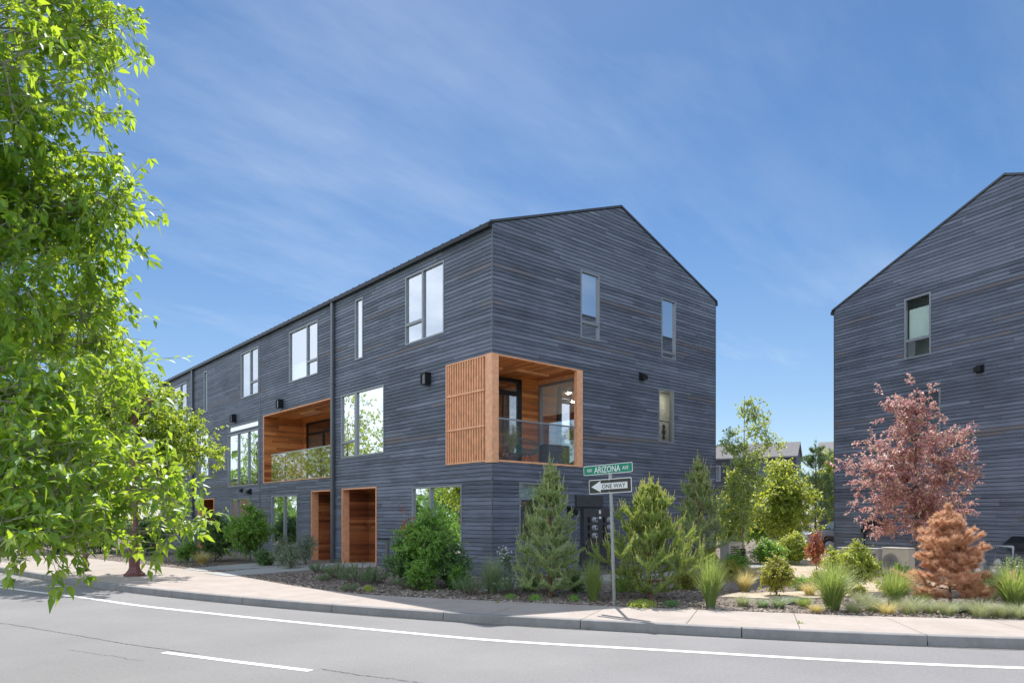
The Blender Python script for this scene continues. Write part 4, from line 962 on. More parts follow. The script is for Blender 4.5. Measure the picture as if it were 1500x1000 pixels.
def tree(name, label, cat, base, trunk, lobes, leaf, twig, mats, seed, group=None, droop=.3, up=.7, tw_r=.004, sub_r=.012, flat=0.0, shell=.45, bark_name='trunk', leaf_name='crown', limb_r=None, sides=7, rz=0.0, outward=.8):
    """trunk: [(x,y,z,r)...]; lobes: [(cx,cy,cz,rx,ry,rz,nsub)]; leaf: (len, width, per twig); twig: (per sub, length)"""
    rg = np.random.default_rng(seed); t = thing(name, label, cat, base, rz, group)
    T = np.array([p[:3] for p in trunk], float); R_ = np.array([p[3] for p in trunk])
    tt = np.linspace(0, len(T)-1, max(len(T)*4, 8)); k = np.clip(tt.astype(int), 0, len(T)-2); fr = (tt-k)[:,None]
    TP = T[k]*(1-fr) + T[k+1]*fr; TR = R_[k]*(1-fr[:,0]) + R_[k+1]*fr[:,0]
    TP[1:-1,:2] += rg.normal(0, .25, (len(TP)-2,2))*TR[1:-1,None]
    wood = MB(); wood.tube(TP.tolist(), TR.tolist(), sides)
    P_, D_, N_ = [], [], []
    for (cx,cy,cz,rx,ry,rzz,ns) in lobes:
        c = np.array([cx,cy,cz]); rad = np.array([rx,ry,rzz]); hd = np.hypot(*(TP[:,:2]-c[:2]).T)
        want = cz - .45*hd - .25*rzz; i = int(np.argmin(np.abs(TP[:,2]-want) + hd*.15)); a = TP[i]; ra = min(TR[i]*.75, limb_r or 9)
        m = (a+c)/2 + np.array([0,0,.12*np.linalg.norm(c-a)]) + rg.normal(0, .05, 3)*np.linalg.norm(c-a)
        limb = curve3(a, m, c, 8); wood.tube(limb.tolist(), np.linspace(ra, max(.3*ra, sub_r), 8).tolist(), 5, False)
        for _ in range(ns):
            d = unit(rg.normal(size=3)); r = shell + (1-shell)*rg.random()**.6; r *= (.75 + .35*rg.random())
            p = c + d*rad*r; q = limb[rg.integers(3, 8)]
            if rg.random() < .3 and flat == 0: q = TP[int(np.argmin(np.abs(TP[:,2]-(p[2]-.3))))]
            mm = (p+q)/2 + np.array([0,0,(.10 if flat == 0 else .0)*np.linalg.norm(p-q)]); sub = curve3(q, mm, p, 5)
            wood.tube(sub.tolist(), np.linspace(sub_r, tw_r*1.3, 5).tolist(), 4, False)
            for _ in range(twig[0]):
                s = sub[rg.integers(2, 5)] ; od = unit((s-c)/rad); dr = od*outward + rg.normal(size=3)*.65 + np.array([0,0,up*.5]); dr[2] *= (1-flat); dr = unit(dr)
                ln = twig[1]*(.5+.8*rg.random()); e = s + dr*ln; e[2] -= droop*.35*ln
                wood.tube([s.tolist(), ((s+e)/2 + np.array([0,0,.05*ln])).tolist(), e.tolist()], [tw_r, tw_r*.8, tw_r*.4], 3, False)
                n = leaf[2]; ts = (.15 + .85*rg.random(n))[:,None]; pp = s + (e-s)*ts + rg.normal(0, .012, (n,3))
                dd = dr*.7 + rg.normal(size=(n,3))*.75; dd[:,2] = dd[:,2]*(1-.5*flat) - droop
                P_.append(pp); D_.append(dd); nn = rg.normal(size=(n,3))*.55; nn[:,2] += 1.0; N_.append(nn)
    wood.obj(bark_name, mats[1], t)
    P = np.concatenate(P_); D = np.concatenate(D_); N = np.concatenate(N_); n = len(P)
    leaf_mesh(leaf_name, P, D, N, leaf[0]*rg.uniform(.6, 1.2, n), leaf[1]*rg.uniform(.7, 1.15, n), mats[0], t)
    return t
M['bark'] = plain('grey_bark', (.17,.14,.115), .9, var=.35, scale=12, bumpy=.6)
M['bark_l'] = plain('pale_bark', (.34,.31,.27), .85, var=.3, scale=10, bumpy=.4)
M['bark_r'] = plain('pine_bark', (.22,.13,.085), .9, var=.35, scale=14, bumpy=.6)
M['l_ash'] = leafmat('ash_leaves', [(.04,.095,.02),(.06,.13,.02),(.085,.16,.02),(.12,.19,.024),(.19,.21,.035)], (.47,.66,.03), .54)
M['l_ash2'] = leafmat('street_tree_leaves', [(.045,.10,.012),(.08,.15,.018),(.125,.19,.024),(.18,.21,.03)], (.52,.66,.04), .55)
M['l_aspen'] = leafmat('aspen_leaves', [(.07,.135,.024),(.12,.185,.038),(.18,.235,.06)], (.58,.68,.09), .5, .06)
M['l_lime'] = leafmat('maple_leaves', [(.08,.14,.018),(.13,.19,.026),(.20,.24,.04)], (.66,.72,.07), .54)
M['l_purple'] = leafmat('purple_leaves', [(.09,.034,.05),(.20,.07,.09),(.33,.125,.145),(.34,.155,.125),(.26,.22,.09),(.30,.25,.11)], (.88,.38,.38), .45, .05)
M['l_dark'] = leafmat('dark_shrub_leaves', [(.03,.07,.022),(.05,.105,.03),(.075,.14,.038)], (.20,.36,.05), .42, .05)
M['l_mid'] = leafmat('green_shrub_leaves', [(.05,.13,.022),(.085,.18,.03),(.13,.22,.038)], (.36,.54,.05), .5)
M['l_sage'] = leafmat('sage_leaves', [(.07,.11,.06),(.11,.15,.085),(.15,.18,.11)], (.25,.32,.14), .4, .08)
M['l_red'] = leafmat('red_tip_leaves', [(.20,.05,.03),(.28,.08,.04),(.16,.13,.04)], (.55,.16,.06), .45)
M['l_yel'] = leafmat('yellow_green_leaves', [(.09,.12,.018),(.15,.165,.022),(.24,.21,.03)], (.48,.46,.04), .48)
M['l_row'] = leafmat('rosemary_leaves', [(.055,.10,.045),(.085,.14,.062),(.12,.175,.08)], (.24,.34,.11), .35)
M['needle'] = leafmat('pine_needles', [(.12,.17,.085),(.18,.235,.11),(.24,.28,.13)], (.50,.57,.19), .4, .05)
M['needle_y'] = leafmat('bright_pine_needles', [(.085,.14,.04),(.135,.19,.05),(.19,.23,.06)], (.46,.52,.09), .42, .05)
M['candle'] = leafmat('new_pine_shoots', [(.22,.25,.11),(.30,.32,.15)], (.5,.5,.2), .4)
M['candle_y'] = leafmat('new_pine_shoots_yellow', [(.26,.27,.08),(.36,.34,.11)], (.55,.52,.15), .4)
M['needle_dead'] = leafmat('dead_needles', [(.30,.14,.085),(.40,.205,.13),(.46,.28,.185)], (.90,.48,.31), .4, .03)
M['needle_bg'] = leafmat('grey_pine_needles', [(.045,.08,.04),(.07,.11,.05)], (.2,.28,.08), .35)
M['g_blue'] = leafmat('blue_grass_blades', [(.08,.125,.075),(.11,.16,.09),(.15,.19,.11),(.22,.21,.12)], (.30,.38,.17), .42)
M['g_green'] = leafmat('green_grass_blades', [(.06,.105,.03),(.085,.135,.035),(.12,.16,.05),(.13,.17,.05),(.22,.20,.09)], (.40,.48,.10), .46)
M['g_straw'] = leafmat('straw_grass_blades', [(.34,.27,.12),(.42,.34,.16),(.26,.25,.09)], (.5,.42,.18), .4)
M['g_fescue'] = leafmat('fescue_blades', [(.13,.17,.10),(.20,.22,.12),(.30,.27,.15)], (.34,.36,.16), .4)
M['flower'] = leafmat('white_blooms', [(.6,.58,.5),(.7,.7,.64)], (.6,.6,.5), .3)

# ---- trees
def cl(lat, dep, zq, o):       # lateral, depth, height relative to a tree base o
    x, y = cw(lat, dep); return x-o[0], y-o[1], zq
def plobe(px0, px1, py0, py1, dep, o, ns, rd=None):
    la, lb = (px0-750)/FPX*dep, (px1-750)/FPX*dep; za, zb = CZ + (HY-py1)/FPX*dep, CZ + (HY-py0)/FPX*dep
    c = cl((la+lb)/2, dep, (za+zb)/2, o); r = (lb-la)/2
    return (*c, r, r if rd is None else rd, (zb-za)/2, ns)
# the big tree at the near left: trunk just outside the picture
o = cw(-9.4, 7.2)
T = [(0,0,-.1,.22),(.05,.0,1.6,.18),(.25,-.1,3.4,.15),(.5,-.25,5.4,.11),(.7,-.35,7.6,.06),(.8,-.4,9.0,.03)]
LB_ = [plobe(-120,150,-170,130,6.8,o,60), plobe(-160,170,-30,200,6.2,o,60), plobe(60,212,-60,105,7.6,o,40), plobe(-60,100,120,330,7.0,o,60), plobe(40,185,205,400,7.4,o,56), plobe(100,208,240,360,7.2,o,26),
       plobe(-90,90,300,520,6.6,o,56), plobe(50,185,340,560,7.6,o,50), plobe(-60,110,480,690,6.2,o,48), plobe(60,205,500,680,6.6,o,34), plobe(-80,60,600,760,5.6,o,30), plobe(10,170,610,745,5.9,o,34), plobe(215,285,640,760,6.6,o,14), plobe(95,185,650,760,6.6,o,14),
       plobe(-30,50,745,810,5.4,o,9), plobe(60,150,735,815,5.7,o,11), plobe(225,275,735,800,6.5,o,6), plobe(-420,-100,100,520,6.4,o,110), plobe(-420,-120,-350,80,6.6,o,80)]
tree('ash_tree', 'large leafy street tree leaning into the near left with drooping branches', 'tree', (*o, -.05), T, LB_, (.115,.052,10), (6,.40), (M['l_ash'], M['bark_l']), 5, droop=.45, up=.4, sub_r=.011, tw_r=.0035, limb_r=.05, shell=.25)
# second tree behind the lamp post
o = G(128, 836); zb = 0
dep2 = 21.5
LB_ = [plobe(195,335,585,720,22.6,o,60), plobe(150,290,545,660,21.5,o,50), plobe(120,262,525,640,22,o,46), plobe(40,200,500,690,22,o,70), plobe(-60,100,520,700,22,o,60), plobe(140,300,660,755,22.6,o,34), plobe(30,170,430,560,22.5,o,46), plobe(-40,150,650,780,21.5,o,44), plobe(225,325,615,700,22.4,o,24), plobe(-90,60,440,560,23,o,30)]
tree('street_tree', 'second leafy tree beside the maroon lamp post', 'tree', (*o, 0), [(0,0,-.1,.14),(.0,.05,1.5,.12),(.1,.1,3.2,.10),(.15,.1,5.0,.06),(.2,.1,6.8,.03)], LB_, (.135,.07,12), (8,.38), (M['l_ash2'], M['bark']), 8, droop=.35, limb_r=.05, shell=.3)
# trees behind, seen under the branches
for i, (px, py, dep, lab, ht, wd, mt) in enumerate([(36,0,31.5,'thin trunked tree standing on the shaded verge far left',7.5,2.6,'l_ash2'), (112,0,38,'dark tree behind the lamp post and the verge',8.0,3.0,'l_mid'), (-70,0,36,'leafy tree at the extreme left edge in front of the brick building',9.0,3.2,'l_ash2'), (185,0,45,'far tree closing the street behind the lamp post',8.5,3.4,'l_mid')]):
    x, y = at(px, 0, dep)
    tree('verge_tree', lab, 'tree', (x, y, 0), [(0,0,-.1,.13),(.03,0,1.4,.11),(0,.05,3,.09),(.1,0,ht*.8,.04)], [(0,0,ht*.58,wd*.8,wd*.8,ht*.30,55),(-wd*.5,.3,ht*.45,wd*.6,wd*.6,ht*.2,26),(wd*.5,-.2,ht*.5,wd*.6,wd*.6,ht*.22,26),(.1,0,ht*.8,wd*.5,wd*.5,ht*.2,24)], (.15,.08,8), (5,.5), (M[mt], M['bark']), 20+i, limb_r=.05, group='trees along the verge')
# slim aspen with black trunk guard
x, y, zg = GG(1088, 842); sc_ = Z(842)/FPX
hA = (842-572)*sc_
asp = tree('aspen_tree', 'slim young aspen with a black guard around its pale trunk', 'tree', (x, y, zg), [(0,0,-.1,.055),(.02,0,1.4,.05),(.05,.0,2.8,.035),(.12,.02,hA*.8,.02),(.14,.02,hA*.97,.008)],
    [(.05,0,1.9,.72,.72,.62,34),(.05,0,2.75,.85,.85,.65,46),(.1,0,3.5,.70,.70,.55,32),(-.35*RX,-.35*RY,4.1,.36,.36,.5,11),(.62*RX,.62*RY,4.35,.35,.35,.55,12),(.15*RX,.15*RY,5.0,.18,.18,.5,9),(.9*RX,.9*RY,3.9,.45,.4,.3,9),(.5*RX,.5*RY,4.9,.25,.25,.45,8)],
    (.07,.062,9), (5,.29), (M['l_aspen'], M['bark_l']), 31, droop=.35, sub_r=.007, tw_r=.003, limb_r=.02, shell=.2)
mb = MB(); mb.lathe([(.085,-.05),(.09,.4),(.085,.80),(.07,.80)], n=14); mb.obj('trunk_guard', M['black'], asp)
# lime green maple clump and its neighbours
def bushy(name, label, cat, px0, px1, py0, dep, mat, seed, ns=50, leaf=(.09,.06,9), twig=(5,.3), group=None, basez=None, nl=5, bark='bark', stems=3, low=.18, **kw):
    lat = ((px0+px1)/2-750)/FPX*dep; x, y = cw(lat, dep); zz_ = hgt(x, y); W_ = (px1-px0)/FPX*dep/2; Ht = CZ + (HY-py0)/FPX*dep - zz_
    rg = random.Random(seed); lobes = [(0,0,Ht*.55,W_*.72,W_*.72,Ht*.34,ns)]
    for i in range(nl):
        a = 2*math.pi*i/nl + rg.random(); q = rg.uniform(.25,.85); r_ = W_*rg.uniform(.38,.55)
        lobes.append(((W_-r_)*math.cos(a), (W_-r_)*math.sin(a), Ht*(low + (.88-low)*q)*(.9), r_, r_, Ht*rg.uniform(.16,.24), int(ns*.42)))
    lobes.append((rg.uniform(-.2,.2)*W_, 0, Ht*.86, W_*.35, W_*.35, Ht*.14, int(ns*.3)))
    return tree(name, label, cat, (x, y, zz_), [(0,0,-.1,.02+.012*Ht),(.02,.02,Ht*.4,.014+.008*Ht),(0,.04,Ht*.85,.008)], lobes, leaf, twig, (M[mat], M[bark]), seed, group, sub_r=.003+.0018*Ht, tw_r=.0022+.0004*Ht, **kw)
bushy('maple_tree', 'lime green bushy maple between the two dark buildings', 'tree', 1092, 1194, 668, 29, 'l_lime', 41, 70, (.12,.09,9), (5,.5), nl=9, shell=.2)
bushy('maple_tree', 'pale green small tree behind the slim aspen', 'tree', 1040, 1110, 690, 27, 'l_lime', 42, 50, (.10,.075,8), (5,.35))
bushy('leafy_tree', 'bright background tree between the grey pine and the right-hand house', 'tree', 1188, 1250, 655, 44, 'l_lime', 43, 70, (.16,.11,8), (5,.5))
bushy('leafy_tree', 'dark leaved understory tree behind the lime green maple', 'tree', 1080, 1170, 705, 36, 'l_mid', 44, 60, (.15,.1,8), (5,.5))
# purple leaved tree: flat layered sprays
x, y, zg = GG(1343, 858); s18 = Z(858)/FPX; o = (x, y)
def pl2_(px0, px1, py0, py1, ns, dd=0.0, rd=None):
    d = Z(858) + dd; return plobe(px0, px1, py0, py1, d, o, ns, rd)
LB_ = [pl2_(1318,1352,552,640,17), pl2_(1288,1325,568,640,9,.1), pl2_(1345,1372,556,630,8,-.1), pl2_(1290,1385,600,690,38), pl2_(1258,1330,620,720,30,.3), pl2_(1340,1425,620,700,26,.2), pl2_(1236,1310,650,735,24,-.3), pl2_(1360,1440,650,720,24,-.2),
       pl2_(1275,1410,655,770,76), pl2_(1240,1330,705,765,22,.2), pl2_(1350,1444,715,757,22,0), pl2_(1300,1385,720,790,30), pl2_(1246,1318,757,782,10,.1,.2)]
tree('purple_leaf_tree', 'young purple and copper leaved tree with layered sprays before the dark wall', 'tree', (x, y, zg), [(0,0,-.1,.05),(.02,0,1.2,.045),(.0,.03,2.6,.035),(.0,.0,4.2,.02),(-.02,0,5.1,.008)], LB_, (.088,.042,13), (5,.30), (M['l_purple'], M['bark']), 51, droop=.1, up=.55, sub_r=.007, tw_r=.003, flat=.35, limb_r=.022, shell=.1, outward=1.3)

# ---- pines
def pine(name, label, base, Ht, Wd, seed, nmat, cmat, whorls=9, per=6, shoots=5, nl=.068, nw=.009, dens=130, candle=.12, dead=False, group=None, low=.06, bark='bark_r', dense=1.0, shape=.8, leader=3, upc=.75, upr=.75):
    rg = np.random.default_rng(seed); t = thing(name, label, 'pine tree', base, rg.random()*6, group); wood = MB(); P, D, Cn, Cd = [], [], [], []
    lean_ = rg.normal(0, .015, 2)*Ht
    top = np.array([lean_[0], lean_[1], Ht*.93]); wood.tube([(0,0,-.1), (lean_[0]*.4, lean_[1]*.4, Ht*.5), tuple(top)], [.022*Ht, .015*Ht, .004*Ht], 7)
    def shoot(a, b, n, last):
        d = b-a; ln = np.linalg.norm(d); u = d/ln; ts = rg.random(n)**.8
        pp = a + d*ts[:,None]; rd = rg.normal(size=(n,3)); rd -= (rd@u)[:,None]*u; rd = unit(rd)
        P.append(pp); D.append(u*.6 + rd*.85 + np.array([0,0,.12]))
        if last and cmat:
            k = int(34*dense); cl_ = candle*1.25*rg.uniform(.5,1.3); up = unit(u*.5 + np.array([0,0,1.0])); pp = b + up*cl_*rg.random(k)[:,None]; rd = rg.normal(size=(k,3)); Cn.append(pp); Cd.append(up*1.6 + unit(rd)*.5)
    for wi in range(whorls):
        f = min(.97, max(low*.8, low + (1-low)*(wi/(whorls-.3))**.92 + rg.normal(0,.018))); zc = f*Ht*.93; rmax = Wd*1.28*(1-f)**shape*(.7+.3*min(1, f*6)) + .03*Ht
        k = per if f < .8 else max(4, per-2); a0 = rg.random()*6.28
        for j in range(k):
            a = a0 + 2*math.pi*j/k + rg.normal(0, .25); ln = rmax*rg.uniform(.58, 1.22); rise = ln*(.16 + upc*f*.9)*rg.uniform(.7,1.3)
            s = np.array([lean_[0]*f, lean_[1]*f, zc]); e = s + np.array([ln*math.cos(a), ln*math.sin(a), rise]); m = s + np.array([ln*.55*math.cos(a), ln*.55*math.sin(a), rise*.22 - .02*ln])
            br = curve3(s, m, e, 7); wood.tube(br.tolist(), np.linspace(.008+.003*Ht*(1-f), .003, 7).tolist(), 4, False)
            nn = int(dens*dense)
            for q in range(2, 6): shoot(br[q], br[q+1], int(nn*.55), False)
            shoot(br[5], e + (e-br[5])*.3, nn, True)
            for q in range(shoots):
                i = rg.integers(2, 6); b0 = br[i]; sd = 1 if q % 2 else -1
                dv = unit(br[i]-br[i-1] + sd*.9*np.array([-math.sin(a), math.cos(a), 0]) + np.array([0,0,upr+.4*f]) + rg.normal(0,.2,3)); l2 = ln*rg.uniform(.22,.42)+.04
                wood.tube([b0.tolist(), (b0+dv*l2).tolist()], [.004,.002], 3, False); shoot(b0, b0+dv*l2, nn, True)
    for q in range(leader):
        dv = unit(np.array([rg.normal(0,.22), rg.normal(0,.22), 1.0])) if q else np.array([0,0,1.0]); b = top + dv*Ht*(.10 if q else .13); wood.tube([top.tolist(), b.tolist()], [.006,.003], 4, False); shoot(top - dv*.1, b - dv*.04*Ht, int(dens*1.1), False)
        if cmat: k = 60; Cn.append(b + (rg.random(k)-.8)[:,None]*Ht*.06*dv); Cd.append(dv*1.6 + unit(rg.normal(size=(k,3)))*.5)
    wood.obj('trunk', M[bark], t)
    P = np.concatenate(P); D = np.concatenate(D); tri_needles('crown', P, D, nl*rg.uniform(.7,1.2,len(P)), nw, M[nmat], t, rg)
    if cmat: P = np.concatenate(Cn); D = np.concatenate(Cd); tri_needles('new_shoots', P, D, nl*.55*rg.uniform(.7,1.2,len(P)), nw*1.1, M[cmat], t, rg)
    return t
def pb(px, py): return GG(px, py)
pine('pine_tree', 'tall grey-green pine with long upright shoots before the gable window', pb(806,872), 2.98, .66, 61, 'needle', 'candle', whorls=13, per=6, shoots=6, candle=.16, shape=.95, dens=150)
pine('pine_tree', 'dense yellow-green pine right of the sign post', pb(952,876), 2.52, .98, 62, 'needle_y', 'candle_y', whorls=12, per=7, shoots=6, candle=.12, shape=.85, dens=150, dense=1.1)
pine('pine_tree', 'slender pine with a bare lower trunk at the far gable corner', pb(1028,846), 3.40, .86, 63, 'needle', 'candle_y', whorls=11, per=6, shoots=5, candle=.14, low=.25, shape=.9, dens=150)
pine('pine_tree', 'grey columnar pine in the background between the buildings', (*at(1194,0,38), 0), 5.7, 1.35, 64, 'needle_bg', None, whorls=15, per=8, shoots=5, nl=.14, nw=.016, dens=44, low=.03, shape=.55, upc=.5)
pine('dead_pine', 'dead pine with rust brown needles in front of the right house', pb(1392,886), 1.98, .80, 65, 'needle_dead', None, whorls=13, per=6, shoots=6, nl=.095, nw=.009, dens=150, low=.10, shape=.92, upc=.5, leader=4, upr=.3)

# ---- grasses
def grass(name, label, base, Ht, R_, n, seed, mat, group=None, lean_=.5, wd=.009, rb=.12, cat='grass', seg=6, stiff=.0):
    n = int(n*1.15); wd = wd*1.25; rg = np.random.default_rng(seed); a = rg.random(n)*2*math.pi; r0 = R_*rb*np.sqrt(rg.random(n))*2
    b = np.stack([r0*np.cos(a), r0*np.sin(a), np.full(n, -.02)], 1); a2 = a + rg.normal(0, .5, n); n0 = n; out = R_*1.35*(.1 + .9*rg.random(n)**(.8+.5*stiff)); h = Ht*(1 - .34*(out/R_/1.35)**2*lean_*1.6)*rg.uniform(.6, 1.03, n)
    dr = np.stack([np.cos(a2), np.sin(a2), np.zeros(n)], 1); sd = np.stack([-np.sin(a2+rg.normal(0,.6,n)), np.cos(a2), np.zeros(n)], 1); sd = unit(sd)
    dp = rg.random(n)**1.5*np.clip(out/R_, .15, 1.2)*(.75-.35*stiff); t = np.linspace(0, 1, seg+1); V = np.empty((n, (seg+1)*2, 3))
    for i, q in enumerate(t):
        p = b + dr*(out*q**1.6)[:,None]; p[:,2] += h*(q*(1.12+1.0*dp) - (.12+1.3*dp)*q*q); wq = wd*(1-q*.92)*.5
        V[:,2*i] = p - sd*wq; V[:,2*i+1] = p + sd*wq
    f = np.array([[2*i, 2*i+1, 2*i+3, 2*i+2] for i in range(seg)])[None] + (np.arange(n)*(seg+1)*2)[:,None,None]
    o = mesh_np(name, V, f.reshape(-1,4), M[mat]); o.location = base; o['kind'] = 'thing'; return tag(o, label, cat, group)
grass('ornamental_grass', 'blue-grey arching grass clump at the building corner', pb(721,868), 1.0, .40, 520, 71, 'g_blue', wd=.011)
grass('ornamental_grass', 'upright green grass left of the sign post', pb(869,879), .98, .34, 460, 72, 'g_green', wd=.011, stiff=1.0)
grass('ornamental_grass', 'tall green grass clump right of the dense pine', pb(1041,888), 1.12, .36, 560, 73, 'g_green', wd=.011, stiff=1.0)
grass('ornamental_grass', 'large dark green grass clump left of the bright round shrub', pb(1219,892), 1.1, .48, 760, 74, 'g_green', wd=.011)
grass('ornamental_grass', 'green grass clump between the round shrub and the dead pine', pb(1311,888), .92, .42, 520, 75, 'g_green', wd=.011)
grass('ornamental_grass', 'green grass clump at the far right of the bed', pb(1484,896), 1.12, .46, 620, 76, 'g_green', wd=.011)
grass('ornamental_grass', 'pale grass tuft behind the far right clump near the gas pipes', pb(1452,880), .6, .34, 300, 77, 'g_fescue', wd=.009)
grass('straw_grass', 'straw yellow feather grass behind the round yellow shrub', pb(1090,866), .62, .36, 460, 78, 'g_straw', wd=.007)
grass('straw_grass', 'straw grass on the sandy path edge left of the dark grass clump', pb(1186,872), .42, .34, 320, 79, 'g_straw', wd=.007)
grass('straw_grass', 'dry grass under the slim aspen', pb(1100,850), .55, .4, 300, 80, 'g_straw', wd=.008)
grass('straw_grass', 'dry grass tuft beside the entry path under the left shrubs', GG(296,826), .6, .5, 320, 81, 'g_straw', wd=.012)
fes = [(1088,887,.26,'broad pale fescue tuft nearest the sign post along the kerbside bed','g_fescue'), (1117,889,.2,'small blue fescue tuft right of the broad pale one','g_blue'), (1141,889,.24,'blue-green fescue tuft under the round yellow shrub','g_blue'), (1158,884,.18,'low fescue tuft just behind the round yellow shrub\'s right side','g_blue'), (1178,888,.24,'fresh green tuft left of the large dark grass','g_green'), (1250,897,.26,'pale tuft right of the large dark grass at the pavement','g_fescue'),
       (1278,894,.34,'olive fescue clump before the bare-stemmed round shrub','g_fescue'), (1333,898,.36,'wide fescue clump at the pavement left of the dead pine','g_fescue'), (1362,897,.28,'small fescue tuft at the foot of the dead pine','g_fescue'), (1405,897,.24,'blue fescue tuft right of the dead pine\'s trunk','g_blue'), (1437,903,.36,'broad spiky fescue clump in front of the gas pipes','g_fescue'), (1466,903,.28,'fescue tuft below the far right grass clump','g_fescue')]
fes += [(1196,897,.2,'small dry tuft at the pavement below the large dark grass','g_straw'), (1300,899,.26,'dry tuft at the pavement below the grass clump right of the round shrub','g_straw'), (1388,900,.3,'olive tuft in front of the dead pine trunk','g_fescue'), (1421,898,.3,'pale tuft at the right foot of the dead pine','g_fescue'), (1492,905,.3,'pale tuft at the far right end of the pavement edge','g_fescue'), (1348,888,.34,'green tuft behind the left foot of the dead pine','g_green'), (1264,884,.3,'pale tuft under the bright lime shrub','g_fescue')]
for i, (px, py, h_, lab, mt) in enumerate(fes): grass('fescue_tuft', lab, pb(px,py), h_*1.15, h_*.95, 340, 90+i, mt, 'fescue tufts along the pavement', wd=.006, rb=.18)

# ---- shrubs
bushy('shrub', 'big bright green shrub in front of the ground-floor corner window', 'shrub', 577, 676, 742, 17.6, 'l_mid', 101, 70, (.075,.048,9), (5,.26), nl=7)
bushy('shrub', 'dark green broad shrub spreading under the bright one', 'shrub', 560, 632, 790, 17.9, 'l_dark', 102, 46, (.07,.042,9), (5,.2), nl=6, low=.1)
bushy('shrub', 'dark green low shrub between the bright shrub and the blue grass', 'shrub', 634, 697, 800, 17.3, 'l_dark', 103, 40, (.065,.04,9), (5,.2), nl=6, low=.1)
bushy('red_tipped_shrub', 'spindly shrub with coral new leaves above the bright green shrub', 'shrub', 584, 616, 736, 17.9, 'l_red', 104, 8, (.07,.045,5), (3,.22), nl=3)
bushy('shrub', 'bright green rounded shrub beside the middle townhouse window', 'shrub', 330, 402, 740, 27, 'l_mid', 105, 60, (.10,.065,9), (5,.32), nl=6)
bushy('shrub', 'dark green shrub left of the bright rounded one by the entries', 'shrub', 284, 345, 752, 28, 'l_dark', 106, 50, (.10,.065,9), (5,.32), nl=6)
bushy('sage_shrub', 'grey-green airy shrub under the ground-floor window left of the entries', 'shrub', 395, 432, 786, 24.6, 'l_sage', 107, 26, (.06,.03,7), (4,.24), nl=4)
bushy('sage_shrub', 'grey-green airy shrub directly beside the left cedar entry', 'shrub', 432, 462, 782, 24.6, 'l_sage', 108, 26, (.06,.03,7), (4,.24), nl=4)
bushy('shrub', 'low dark shrub at the foot of the left shrubs', 'shrub', 372, 402, 808, 25, 'l_dark', 109, 24, (.07,.045,8), (4,.2), nl=4)
bushy('shrub', 'low green shrub at the far left end of the planting', 'shrub', 258, 292, 790, 27.5, 'l_mid', 110, 26, (.08,.05,8), (4,.24), nl=4)
bushy('round_shrub', 'round yellow-green shrub on dark bare stems', 'shrub', 1112, 1163, 817, 15.8, 'l_yel', 111, 46, (.05,.034,8), (5,.15), nl=6, low=.42, shell=.5)
bushy('round_shrub', 'bright lime shrub on bare stems left of the heat pump', 'shrub', 1230, 1288, 793, 16.6, 'l_lime', 112, 46, (.055,.036,8), (5,.17), nl=6, low=.38)
bushy('round_shrub', 'yellow-brown shrub behind the straw grass near the aspen', 'shrub', 1050, 1086, 822, 19.5, 'l_yel', 113, 30, (.05,.034,8), (5,.16), nl=5)
bushy('round_shrub', 'olive shrub between the dense pine and the tall grass', 'shrub', 985, 1028, 828, 17.2, 'l_yel', 114, 26, (.05,.034,8), (4,.16), nl=5)
bushy('round_shrub', 'olive shrub behind the left foot of the dense pine', 'shrub', 895, 930, 846, 16.8, 'l_mid', 115, 20, (.05,.034,8), (4,.15), nl=4)
bushy('red_tipped_shrub', 'shrub with red new leaves by the parked pickup', 'shrub', 1184, 1208, 772, 22, 'l_red', 116, 26, (.06,.035,7), (4,.2), nl=5)
bushy('shrub', 'leafy green shrub right of the red-tipped one', 'shrub', 1204, 1246, 800, 20, 'l_lime', 117, 30, (.06,.04,8), (4,.2), nl=5)
bushy('shrub', 'mid-green shrub at the aspen\'s foot beyond the sandy path', 'shrub', 1100, 1150, 790, 25, 'l_mid', 118, 44, (.075,.05,8), (5,.24), nl=5)
bushy('shrub', 'bright shrub under the lime green maple by the parked pickup', 'shrub', 1140, 1186, 782, 26, 'l_lime', 119, 44, (.08,.05,8), (5,.26), nl=5)
bushy('rose_shrub', 'pale leaved rose shrub in front of the gas pipes', 'shrub', 1474, 1516, 818, 17.5, 'l_sage', 120, 30, (.06,.04,7), (4,.2), nl=5)
bushy('rose_shrub', 'green shrub in front of the round fan grille', 'shrub', 1286, 1330, 838, 16.5, 'l_lime', 121, 24, (.055,.036,7), (4,.18), nl=4)
bushy('shrub', 'green shrub behind the grass clump and left of the dead pine', 'shrub', 1302, 1342, 826, 17.0, 'l_mid', 122, 24, (.055,.036,8), (4,.18), nl=4)
bushy('shrub', 'yellow-green shrub behind the large dark grass clump', 'shrub', 1180, 1216, 838, 17.5, 'l_yel', 123, 22, (.05,.034,8), (4,.16), nl=4)
bushy('shrub', 'low green shrub filling the right foot of the tall grey-green pine', 'shrub', 826, 858, 838, 16.6, 'l_dark', 124, 24, (.05,.03,8), (4,.15), nl=4)
bushy('shrub', 'dark low shrub at the left foot of the tall grey-green pine', 'shrub', 758, 800, 838, 16.8, 'l_dark', 125, 26, (.05,.03,8), (4,.16), nl=4)
bushy('shrub', 'yellow-green foliage before the beige air conditioner', 'shrub', 1010, 1056, 800, 21.5, 'l_lime', 126, 30, (.06,.04,8), (4,.2), nl=5)
bushy('shrub', 'small green shrub on the sand right of the round yellow shrub', 'shrub', 1160, 1188, 846, 17.0, 'l_mid', 190, 20, (.045,.03,7), (4,.14), nl=4)
